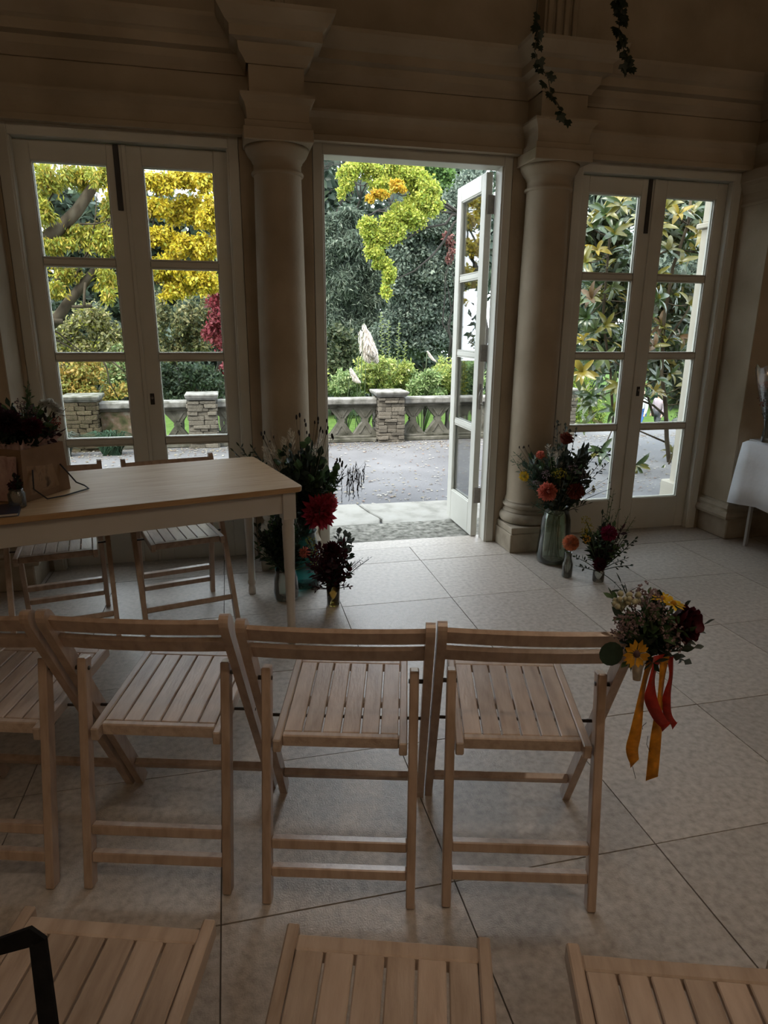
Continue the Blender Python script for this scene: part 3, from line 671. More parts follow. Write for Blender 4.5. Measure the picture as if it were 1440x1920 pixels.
for (x, y) in ((1190, 1012), (1182, 1020), (1180, 1060), (1085, 1062), (1080, 1045), (1172, 1048)): B.sprig(at(x, y, -.84), .028, .012, 8, 'dk', 'leaf_sprig', .5)
B.sprig(at(1173, 1115, -1.0), .03, .006, 6, 'dk', 'leaf_sprig', .5)

# left-hand group by the table -------------------------------------------
va = Vector((-.045, -.53, 0))
vase('vase', va, [(0, .004), (.075, .0), (.092, .012), (.095, .06), (.088, .20), (.070, .28), (.068, .32), (.074, .33), (.068, .328), (.064, .28), (.084, .20), (.091, .06), (.085, .014), (0, .01)],
     'turq', 'turquoise glass vase half hidden behind the white table leg')
B = Bouquet('flower_arrangement', va+Vector((0, 0, .28)), 'tall arrangement with a big crimson dahlia beside the table corner', seed=11)
c = at(572, 885, -.56)
B.fill(c, (.20, .16, .16), 34, .05, .032, ('dk', 'dk', 'gr'), k=12, low=-.6)
for (x, y, yy) in ((560, 878, -.68), (606, 888, -.66), (622, 900, -.62), (580, 905, -.68)): B.sprig(at(x, y, yy), .06, .055, 4, 'gr', 'broad_leaves', .7, round=.5)
B.dahlia(at(600, 962, -.70), .098, 'red', (.25, -1, -.15), 120, 'dahlia', var=(.7, 1.2)); B.dahlia(at(616, 942, -.67), .060, 'redpink', (.5, -.8, .2), 100, 'dahlia')
for (x, y) in ((530, 820), (505, 830), (545, 805), (518, 845), (492, 838)): B.plume(at(x, y, -.52), .12, .02, 'dry', 'grass_plume', 70)
for (x, y) in ((604, 808), (598, 822), (590, 835)): B.plume(at(x, y, -.52), .10, .012, 'plume', 'bunny_tail', 60)
for (x, y) in ((460, 850), (475, 842), (450, 838), (440, 848), (482, 855)): B.sprig(at(x, y, -.46), .035, .010, 20, 'dk', 'leaf_sprig', .4)
B.seeds(at(575, 798, -.54), 12, .09, .009); B.seeds(at(612, 812, -.56), 9, .07, .009); B.seeds(at(632, 868, -.58), 9, .035, .010)
B.seeds(at(500, 820, -.5), 5, .05, .009)
B.hang(at(655, 888, -.60), 11, .15, 'seed', 'hanging_catkins', .05); B.hang(at(672, 880, -.58), 9, .12, 'seed', 'hanging_catkins', .04)
B.grass(at(590, 850, -.6), 9, .08, 'plume'); B.grass(at(530, 800, -.5), 9, .08)
for (x, y) in ((645, 880), (640, 895), (635, 905)): B.sprig(at(x, y, -.58), .035, .010, 12, 'dk', 'leaf_sprig', .5)

vd = Vector((-.165, -.70, 0))
vase('vase', vd, [(0, .004), (.055, 0), (.068, .01), (.070, .05), (.064, .12), (.055, .16), (.058, .175), (.053, .172), (.051, .16), (.060, .12), (.066, .05), (.06, .012), (0, .01)],
     'clear', 'clear glass vase just behind the white table leg', n=22)
B = Bouquet('flower_arrangement', vd+Vector((0, 0, .14)), 'dense dark green arrangement with yellow sprays behind the table leg', seed=14)
c = at(528, 1010, -.68)
B.fill(c, (.15, .10, .18), 34, .034, .016, ('dk', 'dk', 'gr', 'dk'), k=13, low=-.7)
B.dahlia(at(572, 1036, -.74), .034, 'coral', (.4, -.9, .1), 60, 'dahlia')
for (x, y) in ((585, 1030), (592, 1045), (588, 1060), (582, 1015)): B.cluster(at(x, y, -.70), .026, 'mustard', 40, .14, 'solidago_cluster')
for (x, y) in ((500, 1000), (512, 985), (495, 1015), (520, 960)): B.sprig(at(x, y, -.66), .03, .018, 12, 'euc', 'eucalyptus_sprig', .4)
for (x, y) in ((530, 895), (515, 905), (545, 900)): B.sprig(at(x, y, -.62), .04, .016, 18, 'dk', 'leaf_sprig', .35)

vg = at(627, 1139, Z=0)+Vector((.0, .035, 0))
vase('jar_vase', vg, [(0, .003), (.030, 0), (.034, .006), (.035, .08), (.037, .115), (.034, .114), (.032, .08), (.031, .008), (0, .006)],
     'amberg', 'small amber glass tumbler holding burgundy flowers', n=20)
B = Bouquet('flower_posy', vg+Vector((0, 0, .09)), 'burgundy and plum posy in the amber tumbler', seed=17)
c = at(617, 1052, -.85)
B.fill(c, (.125, .10, .135), 26, .034, .017, ('plum', 'plum', 'dk', 'burg'), k=12, low=-.8)
for (x, y, r) in ((607, 1038, .045), (632, 1045, .042), (600, 1062, .038)): B.cluster(at(x, y, -.90), r, 'burg', 70, .14, 'burgundy_cluster')
B.dahlia(at(622, 1030, -.90), .045, 'burg', (0, -1, .3), 90, 'dahlia')
for (x, y) in ((645, 1004), (660, 1018), (652, 1008), (636, 1000)): B.sprig(at(x, y, -.84), .034, .030, 8, 'euc', 'eucalyptus_sprig', .55, round=.55)
for (x, y) in ((692, 1048), (676, 1050), (668, 1060)): B.sprig(at(x, y, -.84), .022, .003, 22, 'dk', 'fern_frond', .3)
for (x, y) in ((655, 1100), (645, 1095), (590, 1105), (585, 1098)): B.sprig(at(x, y, -.90), .026, .010, 8, 'plum', 'leaf_sprig', .5)

# posy tied to the chair ---------------------------------------------------
pb = at(1208, 1222, -2.90)
B = Bouquet('chair_posy', pb, 'ribboned flower posy tied to the end chair back', seed=21)
P = lambda x, y, d=0: at(x, y, -2.90+d)
B.fill(P(1222, 1185), (.085, .07, .085), 24, .026, .014, ('dk', 'dk', 'gr'), k=10, low=-.8)
B.berries(P(1168, 1130, -.04), .020, 12, .0062); B.berries(P(1185, 1122, -.04), .018, 9, .006)
for (x, y, r) in ((1208, 1118, .026), (1190, 1155, .020), (1172, 1165, .022), (1180, 1183, .022), (1222, 1128, .022), (1255, 1180, .024), (1262, 1205, .020), (1160, 1185, .015), (1236, 1150, .020)):
    B.cluster(P(x, y, -.05), r, 'mauve', 34, .17, 'statice_cluster')
B.rose(P(1288, 1170, -.03), .040, 'burg', (.35, -.9, .25), 'rose')
B.daisy(P(1193, 1226, -.075), .030, 'amberp', (-.05, -1, .1), 14, 'daisy', 'eye')
B.daisy(P(1262, 1132, -.02), .026, 'yellow', (.2, -.2, 1), 14, 'daisy', 'amberp'); B.daisy(P(1242, 1122, -.02), .022, 'yellow', (-.1, -.1, 1), 12, 'daisy', 'amberp')
m = MB(); m.disc(P(1146, 1226, -.055), (-.1, -1, .1), .026, 14, 1.05); m.build('round_dark_leaf', 'dk', B.r)
B.sprig(P(1318, 1172), .032, .012, 7, 'euc', 'eucalyptus_sprig', .5); B.sprig(P(1300, 1215), .028, .014, 7, 'euc', 'eucalyptus_sprig', .45); B.sprig(P(1282, 1238), .026, .018, 6, 'euc', 'eucalyptus_sprig', .45)
B.sprig(P(1150, 1120), .03, .012, 8, 'gr', 'leaf_sprig', .5); B.sprig(P(1166, 1096), .034, .006, 6, 'dk', 'leaf_sprig', .6)
m = MB(); m.tube([P(1205, 1222, -.03), P(1195, 1250, -.04), P(1194, 1275, -.045)], [.016, .012, .008], 8); m.build('wrapped_stems', 'plume', B.r)
m = MB(); m.tube([P(1168, 1215, .02), P(1146, 1218, -.03), P(1135, 1222, .02), P(1150, 1224, .05), P(1168, 1215, .02)], .003, 5); m.build('tie_string', 'cord', B.r)
def ribbon(pts, wd, mat):
    V = [P(*q) for q in pts]; V2 = []
    for i in range(len(V)-1):           # smooth subdivision
        p0, p1, p2, p3 = V[max(i-1, 0)], V[i], V[i+1], V[min(i+2, len(V)-1)]
        for q in range(5):
            t = q/5; V2.append(.5*((2*p1)+(p2-p0)*t+(2*p0-5*p1+4*p2-p3)*t*t+(3*p1-p0-3*p2+p3)*t**3))
    V2.append(V[-1]); vs = []; n = len(V2)
    for i, p in enumerate(V2):
        tw = .5*math.sin(i*.35); s = Vector((math.cos(tw), math.sin(tw), 0)); s = (s+Vector((0, 0, .08)))*wd/2
        e = Vector((0, 0, .014)) if i == n-1 else Vector((0, 0, 0))
        vs += [p-s+(-e if wd > 0 else e)*.5, p+s+e*.5]
    o = MB().add(vs, [(2*i, 2*i+1, 2*i+3, 2*i+2) for i in range(n-1)], True).build('ribbon', mat, B.r)
    sm = o.modifiers.new('thick', 'SOLIDIFY'); sm.thickness = .0006
ribbon([(1222, 1232, -.03), (1205, 1290, -.045), (1192, 1370, -.05), (1185, 1405, -.045), (1190, 1430, -.04)], .026, 'rib_o')
ribbon([(1246, 1232, -.03), (1238, 1300, -.04), (1230, 1380, -.04), (1222, 1460, -.04)], .025, 'rib_o')
ribbon([(1236, 1228, -.04), (1222, 1272, -.06), (1220, 1310, -.065), (1235, 1345, -.06), (1250, 1362, -.055)], .028, 'rib_r')
ribbon([(1256, 1232, -.02), (1258, 1265, -.035), (1250, 1305, -.04), (1252, 1340, -.035), (1266, 1360, -.03)], .018, 'rib_r')
m = MB()
for a, b_ in (((1186, 1400), (1192, 1460)), ((1212, 1355), (1205, 1368)), ((1215, 1380), (1219, 1410))): m.tube([P(*a, -.03), (P(*a, -.03)+P(*b_, -.04))/2+Vector((-.006, 0, 0)), P(*b_, -.04)], .0007, 3)
m.build('loose_threads', 'cord', B.r)

# on the oak-topped table --------------------------------------------------
A_ = Vector((-1.205, -1.335, TH)); B_ = Vector((-1.088, -1.112, TH)); u = (B_-A_).normalized(); v = Vector((-u.y, u.x, 0)); H = .205; DP = .15
g = root('gift_bag', (A_+B_)/2+v*DP/2, 'kraft paper gift bag with black cord handles on the table', 'bag')
m = MB(); ins = .012; tp = [A_+u*ins+v*.0, B_-u*ins, B_-u*ins+v*(DP-.02), A_+u*ins+v*(DP-.02)]; bt = [A_, B_, B_+v*DP, A_+v*DP]
up = Vector((0, 0, H)); th = .003
V_ = [p+Vector((0, 0, .001)) for p in bt]+[p+up for p in tp]; cen = sum(V_, Vector())/8
inn = [p+(Vector((cen.x, cen.y, p.z))-p)*.04+Vector((0, 0, th if i < 4 else 0)) for i, p in enumerate(V_)]
m.add(V_+inn, [(3, 2, 1, 0)]+[(i, (i+1) % 4, 4+(i+1) % 4, 4+i) for i in range(4)]+[(4+i, 4+(i+1) % 4, 12+(i+1) % 4, 12+i) for i in range(4)]+[(8+(i+1) % 4, 8+i, 12+i, 12+(i+1) % 4) for i in range(4)]+[(8, 9, 10, 11)])
m.build('bag_body', 'kraft', g)
q0 = A_+u*.03-v*.0008; q1 = A_+u*.19-v*.0008
MB().add([q0+Vector((0, 0, .02)), q1+Vector((0, 0, .03)), q1+u*-.03+Vector((0, 0, .15))+v*.001, q0+Vector((0, 0, .17))+v*.001], [(0, 1, 2, 3)]).build('printed_panel', 'print', g)
m = MB(); k0 = A_+u*.205+Vector((0, 0, .115))-v*.003; k1 = A_+u*.055+Vector((0, 0, .12))-v*.003
m.tube([k0, k0+u*.02+Vector((0, 0, -.035))-v*.012, k0+u*.045+Vector((0, 0, -.085))-v*.03, B_+u*.02-v*.055+Vector((0, 0, .012)), B_+u*.0-v*.09+Vector((0, 0, .006)), A_+u*.13-v*.075+Vector((0, 0, .005)), A_+u*.06-v*.05+Vector((0, 0, .006)), A_+u*.03-v*.02+Vector((0, 0, .05)), k1], .0032, 6)
m.build('cord_handle', 'cord', g)
m = MB(); rg = random.Random(4); k = 26
for e in range(4):
    a, b = tp[e]+up, tp[(e+1) % 4]+up; vs = []
    for q in range(k+1):
        p = a.lerp(b, q/k); z = rg.uniform(.015, .04); o = (Vector((cen.x, cen.y, p.z))-p).normalized()*(.006+rg.uniform(0, .012))
        vs += [p+o+Vector((0, 0, -.03)), p+o*1.3+Vector((0, 0, z*.5)), p+o*rg.uniform(-.5, 1.5)+Vector((0, 0, z))]
    m.add(vs, [(3*q+i, 3*q+3+i, 3*q+4+i, 3*q+1+i) for q in range(k) for i in range(2)], True)
m.build('tissue_paper', 'tissue', g)
# crumpled tissue tucked at the near side of the bag
m = MB(); k = 12; vs = []
for q in range(k+1):
    for r_ in range(5):
        p = A_-u*.006+v*(DP*1.25*q/k)+Vector((0, 0, .005+.045*r_)); p = p-u*(.010+.008*math.sin(q*2.1+r_*.9)*(.4+.15*r_)); vs.append(p)
m.add(vs, [(5*q+i, 5*q+i+1, 5*q+6+i, 5*q+5+i) for q in range(k) for i in range(4)], True)
m.build('pleated_wrap', 'tissue', g)
gc = (A_+B_)/2+v*DP*.5
B = Bouquet('flower_bouquet', gc+Vector((0, 0, .16)), 'dark mixed bouquet standing in the kraft gift bag', seed=31)
c = gc+Vector((-.02, 0, .275)); B.fill(c, (.15, .13, .085), 34, .034, .018, ('dk', 'dk', 'plum', 'gr'), k=12, low=-.7)
G = lambda x, y, Y: at(x, y, Y)
for (x, y) in ((92, 755), (102, 762), (80, 757), (108, 770)): B.dahlia(G(x, y, -1.19), .022, 'whitefl', (0, -.8, .6), 60, 'white_bloom')
for (x, y) in ((38, 758), (45, 772), (60, 770)): B.cluster(G(x, y, -1.22), .022, 'mauve', 34, .16, 'statice_cluster')
B.dahlia(G(15, 790, -1.36), .050, 'plum', (0, -1, .2), 90, 'dahlia'); B.dahlia(G(60, 800, -1.34), .042, 'burg', (.1, -1, .2), 80, 'dahlia')
for (x, y) in ((52, 722), (50, 738), (56, 745)): B.sprig(G(x, y, -1.2), .020, .010, 14, 'gr', 'leaf_sprig', .45)
for (x, y) in ((100, 800), (92, 790), (105, 792)): B.cluster(G(x, y, -1.16), .024, 'rust', 40, .14, 'rust_cluster')
B.sprig(G(118, 772, -1.12), .022, .010, 7, 'dk', 'leaf_sprig', .6); B.seeds(G(88, 778, -1.2), 5, .03, .009); B.sprig(G(0, 760, -1.25), .03, .012, 10, 'plum', 'leaf_sprig', .4)

jc = at(33, 947, Z=TH)+Vector((.012, -.035, 0))
vase('glass_jar', jc, [(0, .002), (.028, 0), (.031, .006), (.031, .055), (.024, .064), (.025, .074), (.022, .073), (.021, .064), (.028, .054), (.028, .008), (0, .006)], 'clear', 'tiny clear glass jar on the oak table in front of the bag', 'jar', n=20)
B = Bouquet('flower_sprig', jc+Vector((0, 0, .045)), 'tiny dark sprig of flowers in the tiny glass jar', seed=35)
B.fill(jc+Vector((0, 0, .085)), (.03, .03, .03), 7, .018, .009, ('dk', 'plum'), k=7, low=-.3); B.cluster(jc+Vector((0, -.01, .09)), .018, 'burg', 24, .18, 'burgundy_cluster')
bk = root('booklet', at(5, 968, Z=TH)+Vector((-.06, .05, 0)), 'dark navy booklet lying at the table edge', 'book', rz=TA-R(3))
MB().box(-.10, .098, -.075, .075, .002, .010).build('pages', 'white', bk, world=False)
m = MB(); m.box(-.104, .102, -.078, .078, 0, .0018); m.box(-.104, .102, -.078, .078, .0102, .0122); m.box(-.104, -.1015, -.078, .078, .0018, .0102); m.build('cover', 'book', bk, world=False)

# black bag on the nearest chair -------------------------------------------
s1 = Vector((-.705, -3.316, 0)); fa = R(-17.5); fx = Vector((math.cos(fa), math.sin(fa), 0)); fy = Vector((-math.sin(fa), math.cos(fa), 0))
hc = at(70, 1752, -3.47); hl = at(0, 1774, -3.43); hb = at(92, 1925, -3.49)
bb = root('tote_bag', (hc.x-.06, hc.y-.01, .44), 'black tote bag with stiff strap handle on the chair seat', 'bag')
m = MB(); bc = Vector((hc.x-.075, -3.47, .447)); wv = fx*.10; dv = fy*.035
vs = [bc-wv-dv, bc+wv-dv, bc+wv+dv, bc-wv+dv]; tz = Vector((0, 0, .19)); vs += [bc-wv*.92-dv*.5+tz, bc+wv*.92-dv*.5+tz, bc+wv*.92+dv*.5+tz, bc-wv*.92+dv*.5+tz]
m.hexa(vs); m.build('bag_body', 'strap', bb, .008)
m = MB(); he = bc+wv*.6+dv*.55+Vector((0, 0, .17)); hs = (hl-hc); hs = hs.normalized()*.13
hz = hc+hs; hz2 = bc-wv*.6+dv*.55+Vector((0, 0, .17))
side = fy
def strap(m, pts, wd, tk):
    pts = [Vector(p) for p in pts]; vs = []
    for i, p in enumerate(pts):
        d0 = (pts[i]-pts[i-1]).normalized() if i else (pts[1]-pts[0]).normalized(); d1 = (pts[i+1]-pts[i]).normalized() if i < len(pts)-1 else d0
        d = (d0+d1).normalized(); s_ = side.cross(d).normalized(); k_ = 1/max(.5, d.dot(d1))
        vs += [p+s_*wd/2*k_+side*tk/2, p-s_*wd/2*k_+side*tk/2, p-s_*wd/2*k_-side*tk/2, p+s_*wd/2*k_-side*tk/2]
    n = len(pts); m.add(vs, [(4*i+k, 4*i+(k+1) % 4, 4*i+4+(k+1) % 4, 4*i+4+k) for i in range(n-1) for k in range(4)]+[(3, 2, 1, 0), (4*n-4, 4*n-3, 4*n-2, 4*n-1)])
strap(m, [he, hb, hc.lerp(hb, .08), hc.lerp(hz, .06), hz, hz2], .019, .004); m.build('strap_handle', 'strap', bb)

# wrapped bouquet on the clothed table ------------------------------------
wc = at(1446, 780, -.56); wc.z = CT[4]+.004
vase('tall_vase', wc, [(0, .004), (.035, 0), (.040, .008), (.036, .05), (.032, .10), (.044, .17), (.046, .18), (.041, .17), (.029, .10), (.033, .05), (.036, .012), (0, .01)], 'clear', 'clear flared vase on the white cloth', n=20)
B = Bouquet('wrapped_bouquet', wc+Vector((0, 0, .03)), 'cellophane wrapped bouquet of rust flowers on the white cloth', seed=41)
c = wc+Vector((0, 0, .30))
B.fill(c, (.07, .07, .13), 16, .03, .015, ('gr', 'euc', 'dk'), k=10, low=-.8)
for k in range(9): d = rdir(B.g); B.cluster(c+Vector((d.x*.07, d.y*.07, .02+.14*d.z)), .026, ('rust', 'rust', 'coral', 'burg')[k % 4], 36, .16, 'rust_cluster')
for k in range(4): d = rdir(B.g); B.cluster(c+Vector((d.x*.06, d.y*.06, -.12)), .024, 'euc', 30, .16, 'pale_cluster')
k = 24; vs = []
for lv, (r_, z) in enumerate([(.030, .12), (.055, .20), (.085, .30), (.105, .38), (.125, .47)]):
    vs += [wc+Vector((r_*math.cos(2*PI*q/k)*(1+.06*math.sin(5*q)), r_*math.sin(2*PI*q/k)*(1+.06*math.sin(5*q)), z+(.02*math.sin(q*2.6) if lv == 4 else 0))) for q in range(k)]
MB().add(vs, [(l*k+q, l*k+(q+1) % k, (l+1)*k+(q+1) % k, (l+1)*k+q) for l in range(4) for q in range(k)], True).build('cellophane_wrap', 'film', B.r)

# hanging ivy ---------------------------------------------------------------
ivm = MB()
pts = [(0, 0), (.35, -.12), (.62, .22), (.34, .40), (.46, .62), (.16, .66), (0, 1.05)]
prof = pts+[(-x, y) for x, y in pts[-2:0:-1]]
ivm.add([(x, y, -.18*abs(x)) for x, y in prof]+[(0, .35, .04)], [(i, (i+1) % len(prof), len(prof)) for i in range(len(prof))], True)
ivme = ivm.mesh('ivy_leaf'); ivme.materials.append(M['ivy'])
def ivy(label, pix, Y, n, sz, seed, wires):
    rg = random.Random(seed); P0 = [at(x, y, Y+rg.uniform(-.02, .02)) for x, y in pix]
    r = root('ivy_strand', P0[-1], label, 'ivy')
    m = MB(); m.tube(P0, [.0028]*(len(P0)-1)+[.0012], 5)
    top = P0[0]; m.tube([top, top+Vector((.01, .0, .35)), Vector((top.x, top.y, CZ-.001))], .0022, 5)
    m.build('stem', 'ivy_stem', r)
    for k in range(n):
        f = (len(P0)-1)*(k+.5)/n; i = int(f); p = P0[i].lerp(P0[i+1], f-i)+Vector((rg.uniform(-.026, .026), rg.uniform(-.02, .01), rg.uniform(-.012, .012)))
        o = link('ivy_leaf', ivme, None, r); a = rg.uniform(-1.1, 1.1)
        q = Matrix.Rotation(a, 4, 'Y') @ Matrix.Rotation(R(-80)+rg.uniform(-.6, .6), 4, 'X') @ Matrix.Rotation(PI*0+rg.uniform(-.5, .5), 4, 'Z')
        d = Vector((math.sin(a)*.7, rg.uniform(-.8, .1), -1)).normalized(); nn = Vector((rg.uniform(-.6, .6), -1, rg.uniform(-.2, .7))); x = d.cross(nn).normalized(); nn = x.cross(d)
        s_ = sz*rg.uniform(.65, 1.15); lm = Matrix(((x.x*s_, d.x*s_, nn.x*s_, p.x), (x.y*s_, d.y*s_, nn.y*s_, p.y), (x.z*s_, d.z*s_, nn.z*s_, p.z), (0, 0, 0, 1)))
        o.matrix_local = XF[r.name].inverted() @ lm
    return r
ivy('thin ivy strand trailing to the capital beside the green-vase column', [(1006, 22), (1008, 60), (1002, 95), (1012, 125), (1028, 145), (1032, 175), (1046, 195), (1062, 228)], -.60, 24, .044, 2, 1)
ivy('bushier ivy strand hanging in front of the cornice', [(1170, -20), (1165, 20), (1160, 60), (1172, 100), (1173, 132)], -.60, 34, .046, 3, 1)
ivy('short ivy strand beside the bushier one', [(1150, -40), (1158, 5), (1166, 40)], -.46, 20, .044, 5, 1)

# warm opal globes added as unseen fill light over the rear of the room
gm = emit('opal_fill_globe', (1, .80, .58), FILL_GLOBE)
for k, (x, y, la) in enumerate(((-3.2, -6.6, 'added opal fill globe near the gift table side wall'), (-.6, -6.6, 'added opal fill globe above the rear seats'), (2.2, -6.6, 'added opal fill globe above the rear aisle'), (4.8, -6.6, 'added opal fill globe near the clothed table side wall'))):
    r = root('fill_globe', (x, y, CZ-.4), la, 'lamp', 'added fill globes')
    MB().lathe([(0, CZ-.02), (.07, CZ-.02), (.07, CZ-.001), (0, CZ-.001)], 20, (x, y, 0)).build('ceiling_rose', 'fillm', r)
    MB().tube([(x, y, CZ-.2), (x, y, CZ-.02)], .008, 8).build('rod', 'fillm', r)
    MB().ball((x, y, CZ-.34), .15, 20, 12).build('globe', gm, r)

# warm deep-shaded pendants added as fill light over the seats, out of view
for k, (x, y, pw, la) in enumerate(((-.3, -4.1, FILL_PEND*1.5, 'added deep-shaded fill pendant over the bag chair'), (1.25, -3.1, FILL_PEND*1.5, 'added deep-shaded fill pendant over the open floor by the posy'))):
    r = root('fill_pendant', (x, y, 3.1), la, 'lamp', 'added fill pendants over the seats')
    MB().tube([(x, y, 3.42), (x, y, CZ-.001)], .006, 6).build('cord', 'fillm', r)
    MB().lathe([(.02, 3.43), (.06, 3.42), (.10, 3.36), (.17, 3.02), (.166, 3.02), (.095, 3.35), (.05, 3.41)], 24, (x, y, 0)).build('shade', 'fillm', r)
    MB().ball((x, y, 3.32), .03, 12, 8).build('fill_bulb', emit('fill_bulb_%d' % k, (1, .78, .55), 6), r)
    L = bpy.data.lights.new('lamp', 'POINT'); L.energy = pw; L.color = (1, .79, .60); L.shadow_soft_size = .03  # added warm fill source inside the shade
    lo = bpy.data.objects.new('fill_light', L); COL.objects.link(lo); lo.parent = r; lo.location = (0, 0, .15)

# ================================================================== outside
GZ = -.06
pp = at(1203, 823, 16.0)                      # where the walkers stand on the falling lawn
tg = MB().box(-14, 14, .13, 4.95, -.5, GZ).build('terrace_ground', 'asphalt'); tag(tg, 'grey terrace paving outside strewn with leaves', 'paving', kind='structure')
def LZ(y): return -.12+(pp.z+.12)*(y-4.95)/(16-4.95) if y < 16 else pp.z
m = MB(); m.add([(-40, 4.95, -.12), (60, 4.95, -.12), (60, 16, pp.z), (-40, 16, pp.z), (60, 70, pp.z), (-40, 70, pp.z)], [(0, 1, 2, 3), (3, 2, 4, 5)])
tag(m.build('lawn', 'lawn'), 'green lawn falling away beyond the terrace', 'lawn', kind='structure')

# stone doorstep
stp = root('doorstep', (.72, .65, GZ), 'weathered cracked stone doorstep outside the open door', 'step')
MB().box(X2-.25, X3+.25, .165, .62, GZ-.1, -.012).build('inner_slab', 'step', stp, .01)
ck = [(.66, .62), (.70, .78), (.65, .95), (.60, 1.22)]
for s in (0, 1):
    pts_ = [(X2-.45, .63), (.655, .63), (.690, .78), (.640, .95), (.590, 1.24), (X2-.45, 1.24)] if s == 0 else [(.675, .63), (X3+.45, .63), (X3+.45, 1.22), (.610, 1.24), (.660, .95), (.712, .78)]
    n = len(pts_); MB().add([(x, y, GZ-.1) for x, y in pts_]+[(x, y, -.018-.004*s) for x, y in pts_], [tuple(range(n-1, -1, -1)), tuple(range(n, 2*n))]+[(i, (i+1) % n, n+(i+1) % n, n+i) for i in range(n)]).build('outer_slab', 'step2', stp, .008)

# exterior pilaster seen through the magnolia door
ex = root('facade_pier', (3.4, .75, 0), 'cream stone outer pier beyond the glass by the magnolia', 'pier')
xa = at(1316, 420, 1.0).x
MB().box(xa, xa+.7, .32, 1.0, GZ, 2.22).build('shaft', 'ext', ex, .01); MB().box(xa-.03, xa+.73, .29, 1.03, 2.22, 2.26).build('necking', 'ext', ex, .006)
MB().box(xa, xa+.7, .32, 1.0, 2.26, 2.9).build('upper_block', 'ext', ex, .01); MB().box(xa-.05, xa+.75, .27, 1.05, GZ, .12).build('plinth', 'ext', ex, .01)

# balustrade -------------------------------------------------------------
YB = 4.6
hg = MB()                                    # hourglass baluster, origin at its base centre
prof2 = [(.160, 0), (.160, .018), (.035, .185), (.045, .19), (.045, .212), (.035, .217), (.160, .362), (.160, .38)]
vs = []
for d_ in (-.05, .05): vs += [(-x, d_, z) for x, z in prof2]+[(x, d_, z) for x, z in reversed(prof2)]
n = len(prof2)*2
hg.add(vs, [tuple(range(n)), tuple(range(2*n-1, n-1, -1))]+[(i, n+i, n+(i+1) % n, (i+1) % n) for i in range(n)])
for (z0, z1, up_) in ((.03, .15, 1), (.24, .35, -1)):        # carved chevrons on the front
    zc = z0 if up_ > 0 else z1; zt = z1 if up_ > 0 else z0
    for s_ in (-1, 1): hg.hexa([(s_*.085, -.058, zc), (s_*.065, -.058, zc), (s_*.065, -.05, zc), (s_*.085, -.05, zc), (s_*.012, -.058, zt), (0, -.058, zt-.018*up_), (0, -.05, zt-.018*up_), (s_*.012, -.05, zt)])
hgm = hg.mesh('baluster')
def balu(x0, x1, xs, label, solid=None):
    r = root('balustrade', ((x0+x1)/2, YB, GZ), label, 'balustrade', 'terrace balustrade sections')
    MB().box(x0, x1, YB-.10, YB+.10, GZ, GZ+.055).build('base_course', 'bstone', r, .01)
    MB().box(x0, x1, YB-.075, YB+.075, GZ+.055, GZ+.085).build('base_fillet', 'bstone', r, .006)
    MB().box(x0, x1, YB-.07, YB+.07, GZ+.465, GZ+.50).build('rail_bed', 'bstone', r, .006)
    MB().box(x0, x1, YB-.115, YB+.115, GZ+.50, GZ+.585).build('coping', 'cap', r, .015)
    for x in xs:
        o = link('baluster', hgm, 'bstone', r); o.location = (x-(x0+x1)/2, 0, .085)
    if solid: MB().box(solid[0], solid[1], YB-.06, YB+.06, GZ+.085, GZ+.465).build('infill_panel', 'moss', r, .01)
balu(-1.975, -.93, [-1.076, -1.39], 'carved hourglass balustrade between the mossy pier and the pale-capped pier', (-1.975, -1.56))
balu(-.585, 1.49, [1.335, 1.015, .69, .365, .04, -.285, -.46], 'carved hourglass balustrade seen under pampas grass, behind the hanging catkins')
balu(1.855, 4.0, [2.0, 2.36, 2.70, 3.03, 3.36, 3.69, 3.88], 'carved hourglass balustrade seen beside the open door leaf')
balu(-5.2, -2.345, [-2.5-.33*k for k in range(8)], 'balustrade running on beyond the mossy pier')
rb = []
for q in range(5):
    m = MB(); rg = random.Random(q); a = [(sx*.5+rg.uniform(-.06, .03), sy*.5, sz*.5+rg.uniform(-.14, .08)) for sz in (-1, 1) for sx, sy in ((-1, -1), (1, -1), (1, 1), (-1, 1))]
    m.hexa(a); me = m.mesh('stone'); bm = bmesh.new(); bm.from_mesh(me); bmesh.ops.bevel(bm, geom=list(bm.edges), offset=.12, segments=2, affect='EDGES', profile=.6); bm.to_mesh(me); bm.free(); me.materials.append(M['rubble']); rb.append(me)
rbm = []
for me in rb: m2 = me.copy(); m2.materials.clear(); m2.materials.append(M['moss']); rbm.append(m2)
